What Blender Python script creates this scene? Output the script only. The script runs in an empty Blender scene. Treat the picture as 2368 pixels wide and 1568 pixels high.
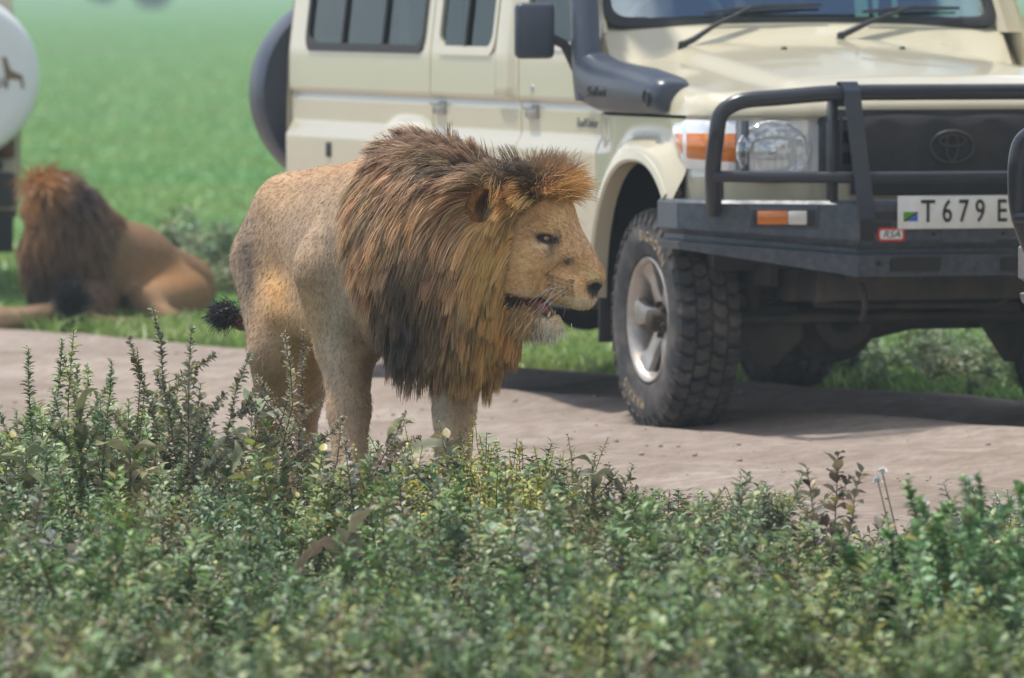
import bpy, bmesh, math, random
import numpy as np
from mathutils import Vector, Matrix, Euler

# ------------------------------------------------------------------ camera, sky, sun, exposure
scene = bpy.context.scene
COL = scene.collection
FPX = 20640.0                      # focal length in pixels of a 2368 px wide frame
CAM_H = 1.65
PITCH = math.atan(844.0 / FPX)
cam_data = bpy.data.cameras.new('camera')
cam = bpy.data.objects.new('camera', cam_data)
COL.objects.link(cam)
cam.location = (0, 0, CAM_H)
cam.rotation_euler = (math.pi / 2 - PITCH, 0, 0)
cam_data.sensor_width = 36.0
cam_data.lens = 36.0 * FPX / 2368.0
cam_data.clip_start = 0.5
cam_data.clip_end = 9000.0
cam_data.dof.use_dof = True
cam_data.dof.focus_distance = 25.2
cam_data.dof.aperture_fstop = 7.3
scene.camera = cam

SUN_EL = math.radians(70.0)
SUN_AZ = math.radians(-62.0)       # compass-like: 0 = +Y (away from camera), -90 = from the left
world = bpy.data.worlds.new('World')
scene.world = world
world.use_nodes = True
wn = world.node_tree.nodes
wl = world.node_tree.links
wn.clear()
w_out = wn.new('ShaderNodeOutputWorld')
w_bg = wn.new('ShaderNodeBackground')
w_sky = wn.new('ShaderNodeTexSky')
w_sky.sky_type = 'NISHITA'
w_sky.sun_disc = False
w_sky.sun_elevation = SUN_EL
w_sky.sun_rotation = SUN_AZ
w_sky.altitude = 1500
w_sky.dust_density = 2.5
w_sky.air_density = 1.0
# broken bright cloud over the blue, the same all round the sky
w_tc = wn.new('ShaderNodeTexCoord')
w_map = wn.new('ShaderNodeMapping')
w_map.inputs['Scale'].default_value = (1.6, 1.6, 3.2)
w_noise = wn.new('ShaderNodeTexNoise')
w_noise.inputs['Scale'].default_value = 1.7
w_noise.inputs['Detail'].default_value = 6.0
w_noise.inputs['Roughness'].default_value = 0.55
w_ramp = wn.new('ShaderNodeValToRGB')
w_ramp.color_ramp.elements[0].position = 0.46
w_ramp.color_ramp.elements[1].position = 0.58
w_mix = wn.new('ShaderNodeMix')
w_mix.data_type = 'RGBA'
w_mix.inputs['B'].default_value = (9.5, 9.7, 10.0, 1)
wl.new(w_tc.outputs['Generated'], w_map.inputs['Vector'])
wl.new(w_map.outputs['Vector'], w_noise.inputs['Vector'])
wl.new(w_noise.outputs['Fac'], w_ramp.inputs['Fac'])
wl.new(w_ramp.outputs['Color'], w_mix.inputs['Factor'])
wl.new(w_sky.outputs['Color'], w_mix.inputs['A'])
wl.new(w_mix.outputs['Result'], w_bg.inputs['Color'])
w_bg.inputs['Strength'].default_value = 0.11
wl.new(w_bg.outputs['Background'], w_out.inputs['Surface'])

sun_data = bpy.data.lights.new('sun', 'SUN')
sun_data.energy = 3.4
sun_data.angle = math.radians(4.0)
sun_data.color = (1.0, 0.95, 0.88)
sun = bpy.data.objects.new('sun', sun_data)
COL.objects.link(sun)
sd = Vector((math.sin(SUN_AZ) * math.cos(SUN_EL), math.cos(SUN_AZ) * math.cos(SUN_EL), math.sin(SUN_EL)))
sun.rotation_euler = (-sd).to_track_quat('-Z', 'Y').to_euler()
sun.location = sd * 60

scene.view_settings.view_transform = 'Standard'
scene.view_settings.look = 'None'
scene.view_settings.exposure = 0.40
scene.view_settings.gamma = 1.0
scene.view_settings.use_curve_mapping = False
scene.render.engine = 'CYCLES'
cy = scene.cycles
cy.max_bounces = 7
cy.diffuse_bounces = 3
cy.glossy_bounces = 3
cy.transmission_bounces = 4
cy.transparent_max_bounces = 10
cy.volume_bounces = 1
cy.use_denoising = True
cy.caustics_reflective = False
cy.caustics_refractive = False
cy.sample_clamp_indirect = 6.0

random.seed(7)
RNG = np.random.default_rng(7)
PI = math.pi


def P(px, py, Y):
    """point at world depth Y seen at (px, py) of the 2368 x 1568 frame, used while laying the place out"""
    u = (px - 1184.0) / FPX
    v = (784.0 - py) / FPX
    c, s = math.cos(PITCH), math.sin(PITCH)
    t = Y / (c + v * s)
    return Vector((u * t, Y, CAM_H + t * (v * c - s)))


# ------------------------------------------------------------------ helpers
def link(o, parent=None):
    COL.objects.link(o)
    if parent is not None:
        o.parent = parent
    return o


def tag(o, label=None, cat=None, group=None, kind=None):
    if label:
        o['label'] = label
    if cat:
        o['category'] = cat
    if group:
        o['group'] = group
    if kind:
        o['kind'] = kind
    return o


def empty(name, loc=(0, 0, 0), rz=0.0):
    o = bpy.data.objects.new(name, None)
    COL.objects.link(o)
    o.location = loc
    o.rotation_euler = (0, 0, rz)
    o.empty_display_size = 0.2
    return o


def copy_tree(o, parent=None, skip=()):
    c = o.copy()
    COL.objects.link(c)
    c.parent = parent
    for ch in list(o.children):
        if ch.name.split('.')[0] in skip:
            continue
        copy_tree(ch, c, skip)
    return c


def np_mesh(name, V, F, mats=None, smooth=False, attrs=None, sharp=None):
    """V (n,3) array, F (m,k) array of equal-sized faces"""
    V = np.asarray(V, dtype=np.float32)
    F = np.asarray(F, dtype=np.int32)
    me = bpy.data.meshes.new(name)
    m, k = F.shape
    me.vertices.add(len(V))
    me.vertices.foreach_set('co', V.ravel())
    me.loops.add(m * k)
    me.loops.foreach_set('vertex_index', F.ravel())
    me.polygons.add(m)
    me.polygons.foreach_set('loop_start', np.arange(0, m * k, k, dtype=np.int32))
    me.polygons.foreach_set('loop_total', np.full(m, k, dtype=np.int32))
    me.update(calc_edges=True)
    if smooth:
        me.polygons.foreach_set('use_smooth', np.ones(m, dtype=bool))
    if sharp is not None:
        me.set_sharp_from_angle(angle=math.radians(sharp))
    if attrs:
        for an, arr in attrs.items():
            arr = np.asarray(arr, dtype=np.float32)
            if arr.ndim == 1:
                a = me.attributes.new(an, 'FLOAT', 'POINT')
                a.data.foreach_set('value', arr)
            else:
                a = me.attributes.new(an, 'FLOAT_COLOR', 'POINT')
                a.data.foreach_set('color', np.hstack([arr, np.ones((len(arr), 1), np.float32)]).ravel())
    if mats is not None:
        for mt in (mats if isinstance(mats, (list, tuple)) else [mats]):
            me.materials.append(mt)
    return me


def np_obj(name, V, F, mat, parent=None, **kw):
    return link(bpy.data.objects.new(name, np_mesh(name, V, F, mat, **kw)), parent)


class MB:
    """collects shapes into one mesh"""

    def __init__(self):
        self.v = []
        self.f = []

    def add(self, verts, faces, M=None):
        o = len(self.v)
        if M is not None:
            verts = [M @ Vector(p) for p in verts]
        self.v.extend([tuple(p) for p in verts])
        self.f.extend([tuple(i + o for i in fc) for fc in faces])
        return self

    def box(self, c, s, r=0.0, rot=None, seg=2):
        bm = bmesh.new()
        bmesh.ops.create_cube(bm, size=1.0)
        bmesh.ops.scale(bm, vec=s, verts=bm.verts)
        if r > 0:
            bmesh.ops.bevel(bm, geom=list(bm.edges), offset=min(r, min(s) * 0.49), segments=seg, affect='EDGES', profile=0.5)
        M = Matrix.Translation(Vector(c))
        if rot is not None:
            M = M @ (Euler(rot).to_matrix().to_4x4() if not isinstance(rot, Matrix) else rot.to_4x4())
        self.bm(bm, M)
        return self

    def bm(self, bm, M=None):
        bm.verts.index_update()
        self.add([v.co.copy() for v in bm.verts], [[v.index for v in f.verts] for f in bm.faces], M)
        bm.free()
        return self

    def ring_loft(self, rings, closed_ring=True, caps=True, closed=False):
        n = len(rings[0])
        o = len(self.v)
        for r in rings:
            self.v.extend([tuple(p) for p in r])
        R = len(rings)
        for i in range(R if closed else R - 1):
            a = o + i * n
            b = o + ((i + 1) % R) * n
            for j in range(n if closed_ring else n - 1):
                k = (j + 1) % n
                self.f.append((a + j, a + k, b + k, b + j))
        if caps and closed_ring and not closed:
            self.f.append(tuple(o + j for j in reversed(range(n))))
            self.f.append(tuple(o + (R - 1) * n + j for j in range(n)))
        return self

    def tube(self, pts, r, n=10, closed=False, caps=True):
        pts = [Vector(p) for p in pts]
        N = len(pts)
        rings = []
        up = None
        for i, p in enumerate(pts):
            if closed:
                t = pts[(i + 1) % N] - pts[i - 1]
            else:
                t = pts[min(i + 1, N - 1)] - pts[max(i - 1, 0)]
            t.normalize()
            if up is None:
                up = Vector((0, 0, 1)) if abs(t.z) < 0.9 else Vector((1, 0, 0))
            a = t.cross(up)
            a.normalize()
            b = a.cross(t)
            b.normalize()
            up = b
            rr = r[i] if isinstance(r, (list, tuple)) else r
            rings.append([p + (a * math.cos(2 * PI * k / n) + b * math.sin(2 * PI * k / n)) * rr for k in range(n)])
        return self.ring_loft(rings, caps=caps, closed=closed)

    def lathe(self, prof, n=32, M=None, closed_prof=False, a0=0.0, a1=2 * PI):
        """profile (axial, radius) turned round the local Y axis"""
        full = abs(a1 - a0 - 2 * PI) < 1e-6
        cnt = n if full else n + 1
        v = []
        for i in range(cnt):
            a = a0 + (a1 - a0) * i / n
            ca, sa = math.cos(a), math.sin(a)
            for (y, r) in prof:
                v.append((r * ca, y, r * sa))
        m = len(prof)
        f = []
        for i in range(n):
            i2 = (i + 1) % cnt
            for j in range(m if closed_prof else m - 1):
                k = (j + 1) % m
                f.append((i * m + j, i * m + k, i2 * m + k, i2 * m + j))
        return self.add(v, f, M)

    def prism(self, poly, d, M=None, r=0.0):
        """polygon in local XY pushed out along +Z by d"""
        bm = bmesh.new()
        vs = [bm.verts.new((x, y, 0)) for x, y in poly]
        fc = bm.faces.new(vs)
        ext = bmesh.ops.extrude_face_region(bm, geom=[fc])
        top = [e for e in ext['geom'] if isinstance(e, bmesh.types.BMVert)]
        bmesh.ops.translate(bm, vec=(0, 0, d), verts=top)
        bmesh.ops.recalc_face_normals(bm, faces=bm.faces)
        if r > 0:
            bmesh.ops.bevel(bm, geom=list(bm.edges), offset=r, segments=2, affect='EDGES', profile=0.5)
        return self.bm(bm, M)

    def mesh(self, name, mat, smooth=True, sharp=35, recalc=True):
        me = bpy.data.meshes.new(name)
        me.from_pydata(self.v, [], self.f)
        if recalc:
            bm = bmesh.new()
            bm.from_mesh(me)
            bmesh.ops.recalc_face_normals(bm, faces=bm.faces)
            bm.to_mesh(me)
            bm.free()
        for m in (mat if isinstance(mat, (list, tuple)) else [mat]):
            me.materials.append(m)
        if smooth:
            me.polygons.foreach_set('use_smooth', np.ones(len(me.polygons), dtype=bool))
            me.set_sharp_from_angle(angle=math.radians(sharp))
        me.update()
        return me

    def build(self, name, mat, parent=None, **kw):
        return link(bpy.data.objects.new(name, self.mesh(name, mat, **kw)), parent)


def text_arrays(s, size=1.0, depth=0.0, spacing=1.0, shear=0.0, bold=0.0):
    """lettering as plain mesh arrays, centred, in local XY"""
    c = bpy.data.curves.new('lettering', 'FONT')
    c.body = s
    c.size = size
    c.align_x = 'CENTER'
    c.align_y = 'CENTER'
    c.extrude = depth
    c.space_character = spacing
    c.shear = shear
    c.resolution_u = 3
    c.offset = bold * size
    o = bpy.data.objects.new('lettering', c)
    COL.objects.link(o)
    dg = bpy.context.evaluated_depsgraph_get()
    me = bpy.data.meshes.new_from_object(o.evaluated_get(dg))
    v = [p.co.copy() for p in me.vertices]
    f = [tuple(p.vertices) for p in me.polygons]
    bpy.data.objects.remove(o)
    bpy.data.curves.remove(c)
    bpy.data.meshes.remove(me)
    return v, f


# ------------------------------------------------------------------ materials
class NT:
    def __init__(self, name):
        self.m = bpy.data.materials.new(name)
        self.m.use_nodes = True
        self.n = self.m.node_tree.nodes
        self.l = self.m.node_tree.links
        self.n.clear()
        self.out = self.n.new('ShaderNodeOutputMaterial')
        self.p = self.n.new('ShaderNodeBsdfPrincipled')
        self.l.new(self.p.outputs[0], self.out.inputs['Surface'])
        self._tc = None

    def node(self, t, **kw):
        nd = self.n.new(t)
        for k, v in kw.items():
            if hasattr(nd, k) and k not in nd.inputs:
                setattr(nd, k, v)
            else:
                nd.inputs[k].default_value = v
        return nd

    def coord(self, which='Object'):
        if self._tc is None:
            self._tc = self.n.new('ShaderNodeTexCoord')
        return self._tc.outputs[which]

    def noise(self, scale, detail=4, rough=0.55, vec=None, out='Fac'):
        nd = self.node('ShaderNodeTexNoise')
        nd.inputs['Scale'].default_value = scale
        nd.inputs['Detail'].default_value = detail
        nd.inputs['Roughness'].default_value = rough
        self.l.new(vec if vec is not None else self.coord(), nd.inputs['Vector'])
        return nd.outputs[out]

    def ramp(self, fac, stops):
        nd = self.n.new('ShaderNodeValToRGB')
        e = nd.color_ramp.elements
        while len(e) < len(stops):
            e.new(0.5)
        for el, (p, c) in zip(e, stops):
            el.position = p
            el.color = (c, c, c, 1) if not isinstance(c, (tuple, list)) else (*c[:3], 1)
        self.l.new(fac, nd.inputs['Fac'])
        return nd.outputs['Color']

    def mix(self, fac, a, b, mode='MIX'):
        nd = self.n.new('ShaderNodeMix')
        nd.data_type = 'RGBA'
        nd.blend_type = mode
        for sock, val in (('Factor', fac), ('A', a), ('B', b)):
            if isinstance(val, (int, float)):
                nd.inputs[sock].default_value = val
            elif isinstance(val, (tuple, list)):
                nd.inputs[sock].default_value = (*val[:3], 1)
            else:
                self.l.new(val, nd.inputs[sock])
        return nd.outputs['Result']

    def math(self, op, a, b=0.5):
        nd = self.n.new('ShaderNodeMath')
        nd.operation = op
        for i, val in enumerate((a, b)):
            if isinstance(val, (int, float)):
                nd.inputs[i].default_value = val
            else:
                self.l.new(val, nd.inputs[i])
        return nd.outputs[0]

    def set(self, **kw):
        for k, v in kw.items():
            k = k.replace('_', ' ')
            s = self.p.inputs[k]
            if isinstance(v, (int, float)):
                s.default_value = v
            elif isinstance(v, (tuple, list)):
                s.default_value = (*v[:3], 1)
            else:
                self.l.new(v, s)
        return self

    def bump(self, h, strength=0.3, dist=0.01):
        nd = self.n.new('ShaderNodeBump')
        nd.inputs['Strength'].default_value = strength
        nd.inputs['Distance'].default_value = dist
        self.l.new(h, nd.inputs['Height'])
        self.l.new(nd.outputs[0], self.p.inputs['Normal'])
        return self


def simple(name, col, rough=0.5, metal=0.0, coat=0.0, var=0.12, scale=9.0, dust=0.0, dust_col=(0.33, 0.27, 0.20), bump=0.0, spec=0.5):
    t = NT(name)
    c = t.mix(t.noise(scale, 5), tuple(x * (1 - var) for x in col), tuple(min(1, x * (1 + var)) for x in col))
    if dust > 0:
        d = t.ramp(t.noise(scale * 0.6, 7, 0.65), [(0.42, 0.0), (0.72, dust)])
        c = t.mix(d, c, dust_col)
        t.set(Roughness=t.math('ADD', t.math('MULTIPLY', d, 0.5), rough))
    else:
        t.set(Roughness=rough)
    t.set(Base_Color=c, Metallic=metal, Coat_Weight=coat)
    t.p.inputs['Coat Roughness'].default_value = 0.06
    t.p.inputs['Specular IOR Level'].default_value = spec
    if bump > 0:
        t.bump(t.noise(scale * 12, 4), bump, 0.003)
    return t.m


def attr_mat(name, attr='tint', rough=0.75, spec=0.25, sss=0.0, transl=0.0, var=0.0, vscale=60, bump=0.0, sheen=0.0):
    t = NT(name)
    a = t.n.new('ShaderNodeAttribute')
    a.attribute_name = attr
    c = a.outputs['Color']
    if var > 0:
        c = t.mix(t.ramp(t.noise(vscale, 4), [(0.3, 0.0), (0.7, 1.0)]), t.mix(1.0, c, (1 - var,) * 3, 'MULTIPLY'), t.mix(1.0, c, (1 + var,) * 3, 'MULTIPLY'))
    t.set(Base_Color=c, Roughness=rough)
    t.p.inputs['Specular IOR Level'].default_value = spec
    if sheen:
        t.p.inputs['Sheen Weight'].default_value = sheen
    if bump:
        t.bump(t.noise(220, 3), bump, 0.003)
    if transl > 0:
        tr = t.n.new('ShaderNodeBsdfTranslucent')
        t.l.new(c, tr.inputs['Color'])
        mx = t.n.new('ShaderNodeMixShader')
        mx.inputs[0].default_value = transl
        t.l.new(t.p.outputs[0], mx.inputs[1])
        t.l.new(tr.outputs[0], mx.inputs[2])
        t.l.new(mx.outputs[0], t.out.inputs['Surface'])
    return t.m


def smooth01(a, b, x):
    t = np.clip((x - a) / (b - a), 0, 1)
    return t * t * (3 - 2 * t)
# ------------------------------------------------------------------ ground, road, verge
RD = np.array([0.537, -0.843])      # along the dirt road
RN = np.array([0.843, 0.537])       # across it, away from the camera
ROAD_NEAR, ROAD_FAR = 14.30, 19.95


def vnoise(x, y, seed=0):
    """cheap smooth value noise"""
    xi = np.floor(x).astype(np.int64)
    yi = np.floor(y).astype(np.int64)
    xf = x - xi
    yf = y - yi
    xf = xf * xf * (3 - 2 * xf)
    yf = yf * yf * (3 - 2 * yf)

    def h(a, b):
        n = (a * 374761393 + b * 668265263 + seed * 1442695041) & 0x7fffffff
        n = ((n ^ (n >> 13)) * 1274126177) & 0x7fffffff
        return ((n ^ (n >> 16)) & 0xffff) / 65535.0
    return (h(xi, yi) * (1 - xf) + h(xi + 1, yi) * xf) * (1 - yf) + (h(xi, yi + 1) * (1 - xf) + h(xi + 1, yi + 1) * xf) * yf


def grid_faces(nu, nv):
    i, j = np.meshgrid(np.arange(nu - 1), np.arange(nv - 1), indexing='ij')
    a = (i * nv + j).ravel()
    return np.stack([a, a + nv, a + nv + 1, a + 1], 1)


def make_ground():
    t = NT('savanna_grass_ground')
    co = t.coord('Object')
    n1 = t.noise(0.13, 6, 0.6)
    n2 = t.noise(2.6, 5, 0.6)
    c = t.ramp(n1, [(0.30, (0.095, 0.190, 0.052)), (0.52, (0.078, 0.195, 0.055)), (0.72, (0.060, 0.168, 0.060))])
    c = t.mix(t.ramp(n2, [(0.35, 0.0), (0.75, 0.45)]), c, (0.118, 0.190, 0.058))
    c = t.mix(t.ramp(t.noise(0.035, 3), [(0.52, 0.0), (0.70, 0.55)]), c, (0.130, 0.165, 0.070))
    t.set(Base_Color=c, Roughness=0.9)
    t.p.inputs['Specular IOR Level'].default_value = 0.15
    t.bump(t.noise(9.0, 6, 0.7), 0.6, 0.05)
    xs = np.concatenate([-np.geomspace(3000, 30, 14), np.linspace(-24, 24, 25), np.geomspace(30, 3000, 14)])
    ys = np.concatenate([[-400, -60, 0], np.linspace(10, 100, 46), np.geomspace(106, 5200, 30)])
    X, Y = np.meshgrid(xs, ys, indexing='ij')
    far = smooth01(70, 400, Y)
    Z = far * 0.35 * (vnoise(X * 0.02, Y * 0.012, 3) - 0.7)
    V = np.stack([X, Y, Z], -1).reshape(-1, 3)
    o = np_obj('ground', V, grid_faces(len(xs), len(ys)), t.m, smooth=True)
    tag(o, kind='structure')


def road_height(S, W):
    u = (W - ROAD_NEAR) / (ROAD_FAR - ROAD_NEAR)
    wob = 0.25 * (vnoise(S * 0.22, W * 0 + 3.1, 5) - 0.5)
    z = 0.034 + 0 * u
    for c0, dp, wd in ((0.20, 0.050, 0.06), (0.43, 0.040, 0.05), (0.57, 0.050, 0.06), (0.80, 0.055, 0.06)):
        d = (u + wob * 0.25 - c0) / wd
        z = z - dp * 0.45 * np.exp(-d * d) + dp * 0.5 * np.exp(-((np.abs(d) - 1.6) / 0.6) ** 2)
    z = z + 0.030 * (vnoise(S * 1.3, W * 2.4, 1) - 0.5) + 0.010 * (vnoise(S * 4, W * 5.5, 2) - 0.5) + 0.006 * (vnoise(S * 11, W * 13, 4) - 0.5)
    e = np.minimum(W - ROAD_NEAR, ROAD_FAR - W)
    return np.maximum(0.008, z * smooth01(-0.1, 0.35, e) + 0.008)


def make_road():
    t = NT('dry_dirt')
    big = t.noise(0.9, 5, 0.6)
    fine = t.noise(14, 8, 0.7)
    c = t.ramp(big, [(0.30, (0.335, 0.272, 0.230)), (0.55, (0.450, 0.378, 0.330)), (0.75, (0.530, 0.458, 0.405))])
    c = t.mix(t.ramp(t.noise(3.2, 6, 0.65), [(0.45, 0.0), (0.70, 0.7)]), c, (0.270, 0.212, 0.172))
    c = t.mix(t.ramp(fine, [(0.35, 0.65), (0.60, 0.0)]), c, (0.230, 0.178, 0.142))
    c = t.mix(t.ramp(t.noise(70, 4, 0.6), [(0.60, 0.0), (0.72, 0.6)]), c, (0.47, 0.40, 0.34))
    t.set(Base_Color=c, Roughness=0.95)
    t.p.inputs['Specular IOR Level'].default_value = 0.1
    hh = t.mix(0.5, t.noise(30, 8, 0.75), t.noise(6, 4, 0.6))
    t.bump(hh, 0.9, 0.04)
    s = np.concatenate([-np.geomspace(400, 38.5, 40), np.linspace(-38, -18, 420), np.linspace(-17.5, 60, 60)])
    w = np.linspace(0, 1, 120)
    S, U = np.meshgrid(s, w, indexing='ij')
    wn_ = ROAD_NEAR + 0.30 * (vnoise(S * 0.9, S * 0 + 1.3, 8) - 0.5) + 0.15 * (vnoise(S * 4.1, S * 0 + 7.7, 9) - 0.5)
    wf = ROAD_FAR + 0.30 * (vnoise(S * 0.8, S * 0 + 4.3, 10) - 0.5) + 0.18 * (vnoise(S * 3.7, S * 0 + 2.7, 11) - 0.5)
    W = wn_ + (wf - wn_) * U
    Z = road_height(S, W)
    X = RD[0] * S + RN[0] * W
    Y = RD[1] * S + RN[1] * W
    o = np_obj('dirt_road', np.stack([X, Y, Z], -1).reshape(-1, 3), grid_faces(len(s), len(w)), t.m, smooth=True)
    tag(o, kind='structure')
    # soil under the weeds on the near side
    t2 = NT('weedy_soil')
    c = t2.ramp(t2.noise(3.0, 6), [(0.3, (0.075, 0.058, 0.040)), (0.6, (0.120, 0.092, 0.064)), (0.8, (0.10, 0.11, 0.05))])
    t2.set(Base_Color=c, Roughness=0.95)
    t2.bump(t2.noise(25, 6, 0.7), 0.7, 0.03)
    s = np.linspace(-60, 60, 240)
    w = np.linspace(-3.0, ROAD_NEAR + 0.05, 90)
    S, W = np.meshgrid(s, w, indexing='ij')
    V = np.stack([RD[0] * S + RN[0] * W, RD[1] * S + RN[1] * W, 0.005 + 0 * S], -1).reshape(-1, 3)
    o = np_obj('verge', V, grid_faces(len(s), len(w)), t2.m, smooth=True)
    tag(o, kind='structure')
    # crumbs of dry earth and small stones on the road
    base = bmesh.new()
    bmesh.ops.create_icosphere(base, subdivisions=1, radius=1.0)
    bv = np.array([v.co[:] for v in base.verts])
    bf = np.array([[v.index for v in f.verts] for f in base.faces])
    base.free()
    n = 3600
    Ss = RNG.uniform(-37, -18.5, n)
    Ws = ROAD_NEAR + (ROAD_FAR - ROAD_NEAR) * np.clip(RNG.beta(0.9, 1.4, n), 0.01, 0.99)
    cl = vnoise(Ss * 1.5, Ws * 1.8, 31)
    keep = RNG.random(n) < smooth01(0.35, 0.8, cl) + 0.12
    Ss, Ws = Ss[keep], Ws[keep]
    n = len(Ss)
    r = 0.0035 + 0.010 * RNG.random(n) ** 4
    z = road_height(Ss, Ws)
    sc = r[:, None, None] * (bv[None] * np.array([1, 1, 0.65]) * RNG.uniform(0.65, 1.25, (n, len(bv), 1)))
    V = sc + np.stack([RD[0] * Ss + RN[0] * Ws, RD[1] * Ss + RN[1] * Ws, z + r * 0.25], -1)[:, None, :]
    F = (bf[None] + (np.arange(n) * len(bv))[:, None, None]).reshape(-1, 3)
    tint = np.repeat(RNG.uniform(0.75, 1.35, (n, 1)) * np.array([[0.33, 0.265, 0.218]]), len(bv), 0)
    o = np_obj('gravel', V.reshape(-1, 3), F, attr_mat('crumbled_earth', rough=0.95), attrs={'tint': tint})
    tag(o, 'crumbs of dry earth and small stones on the dirt road', 'gravel', kind='stuff')


make_ground()
make_road()
# ------------------------------------------------------------------ vegetation
def norm(a):
    return a / np.maximum(np.linalg.norm(a, axis=-1, keepdims=True), 1e-9)


def leaves_arrays(base, d, nrm, L, Wd, fold=0.25, droop=0.25):
    """pointed folded leaves: base (n,3), direction d, upper-side normal nrm, length, width"""
    d = norm(d)
    side = norm(np.cross(d, nrm))
    up = norm(np.cross(side, d))
    L = L[:, None]
    Wd = Wd[:, None]
    p0 = base
    m1 = base + d * L * 0.38 - up * L * droop * 0.10
    m2 = base + d * L * 0.72 - up * L * droop * 0.35
    tip = base + d * L - up * L * droop * 0.85
    l1 = m1 + side * Wd * 0.5 + up * Wd * fold
    r1 = m1 - side * Wd * 0.5 + up * Wd * fold
    l2 = m2 + side * Wd * 0.36 + up * Wd * fold * 0.8
    r2 = m2 - side * Wd * 0.36 + up * Wd * fold * 0.8
    V = np.stack([p0, l1, m1, r1, l2, m2, r2, tip], 1)
    f = np.array([[0, 2, 1], [0, 3, 2], [1, 2, 5], [1, 5, 4], [2, 3, 6], [2, 6, 5], [4, 5, 7], [5, 6, 7]])
    n = len(base)
    F = (f[None] + (np.arange(n) * 8)[:, None, None]).reshape(-1, 3)
    return V.reshape(-1, 3), F


def stems_arrays(paths, radii):
    """three-sided tubes along polylines"""
    V = []
    F = []
    o = 0
    for pts, (r0, r1) in zip(paths, radii):
        pts = np.asarray(pts)
        n = len(pts)
        t = norm(np.gradient(pts, axis=0))
        a = norm(np.cross(t, np.array([0.31, 0.87, 0.11])))
        b = np.cross(t, a)
        r = np.linspace(r0, r1, n)[:, None]
        for k in range(3):
            V.append(pts + (a * math.cos(k * 2.094) + b * math.sin(k * 2.094)) * r)
        for k in range(3):
            k2 = (k + 1) % 3
            i = np.arange(n - 1)
            F.append(np.stack([o + k * n + i, o + k2 * n + i, o + k2 * n + i + 1], 1))
            F.append(np.stack([o + k * n + i, o + k2 * n + i + 1, o + k * n + i + 1], 1))
        o += 3 * n
    return np.concatenate(V), np.concatenate(F)


GREENS = np.array([[0.070, 0.140, 0.038], [0.055, 0.120, 0.045], [0.085, 0.150, 0.060], [0.110, 0.165, 0.050], [0.090, 0.130, 0.075]])


def sprig(base, d0, length, rng, bend=0.5, nseg=7):
    """a curving stem path"""
    pts = [np.array(base, float)]
    d = norm(np.array(d0, float))
    up = np.array([0, 0, 1.0])
    for i in range(nseg):
        d = norm(d + up * bend * 0.18 + rng.normal(0, 0.10, 3))
        pts.append(pts[-1] + d * length / nseg)
    return np.array(pts)


def weed(seed, h=0.38, nst=8, leafL=0.028, leafW=0.011, dens=1.0, spread=0.7, tone=None, yellow=0.02, branches=4, tipfat=False, bend=0.5):
    rng = np.random.default_rng(seed)
    paths, rad = [], []
    B, D, N, LL, WW, TT = [], [], [], [], [], []
    tone = GREENS[rng.integers(0, 5)] if tone is None else np.array(tone)

    def dress(path, n, lf, t0=0.12):
        k = len(path) - 1
        for i in range(n):
            t = t0 + (1 - t0) * ((i + rng.random() * 0.6) / n) ** 0.85
            t = min(t, 0.995)
            seg = min(int(t * k), k - 1)
            fr = t * k - seg
            p = path[seg] * (1 - fr) + path[seg + 1] * fr
            ax = norm(path[seg + 1] - path[seg])
            a = i * 2.4 + rng.normal(0, 0.35)
            u = norm(np.cross(ax, np.array([0.2, 0.9, 0.3])))
            w = np.cross(ax, u)
            rad_d = u * math.cos(a) + w * math.sin(a)
            el = rng.uniform(0.25, 0.95) * (1.25 if t > 0.85 else 1)
            dd = norm(rad_d + ax * el)
            B.append(p)
            D.append(dd)
            nn = norm(ax * 1.0 - rad_d * el * 0.5 + np.array([0, 0, 0.5]) + rng.normal(0, 0.35, 3))
            N.append(nn)
            s = lf * rng.uniform(0.6, 1.25) * (1.0 if not tipfat else 0.75 + 0.5 * t) * (0.7 if t > 0.93 else 1)
            LL.append(s * leafL)
            WW.append(s * leafW * rng.uniform(0.8, 1.25))
            c = 2.1 * tone * np.array([1.16, 0.91, 1.00]) * rng.uniform(0.45, 1.5) * np.array([rng.uniform(0.85, 1.2), 1, rng.uniform(0.75, 1.3)])
            q = rng.random()
            if q < yellow:
                c = np.array([0.32, 0.27, 0.05])
            elif q < yellow * 2.5:
                c = np.array([0.15, 0.11, 0.055])
            elif q < 0.16 + yellow * 2.5:
                c = c * np.array([1.45, 1.3, 1.5])
            TT.append(c)

    for s in range(nst):
        a = rng.uniform(0, 2 * PI)
        r = rng.random() * 0.05
        lean = rng.random() * spread
        d0 = (math.cos(a) * lean, math.sin(a) * lean, 1 - 0.35 * lean)
        ln = h * rng.uniform(0.55, 1.08)
        path = sprig((math.cos(a) * r, math.sin(a) * r, -0.01), d0, ln, rng, bend)
        paths.append(path)
        rad.append((0.0030, 0.0010))
        dress(path, int(42 * dens * ln / 0.38), 1.0)
        for b in range(branches):
            t = rng.uniform(0.2, 0.8)
            seg = min(int(t * 7), 6)
            p = path[seg]
            aa = rng.uniform(0, 2 * PI)
            bl = ln * (1 - t * 0.6) * rng.uniform(0.25, 0.5)
            bp = sprig(p, (math.cos(aa), math.sin(aa), 0.8), bl, rng, bend, 4)
            paths.append(bp)
            rad.append((0.0018, 0.0007))
            dress(bp, int(26 * dens * bl / 0.16), 0.85, 0.2)
    SV, SF = stems_arrays(paths, rad)
    LV, LF = leaves_arrays(np.array(B), np.array(D), np.array(N), np.array(LL), np.array(WW), 0.22, rng.uniform(0.1, 0.4))
    T = np.repeat(np.array(TT), 8, 0)
    return SV, SF, LV, LF, T


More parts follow.
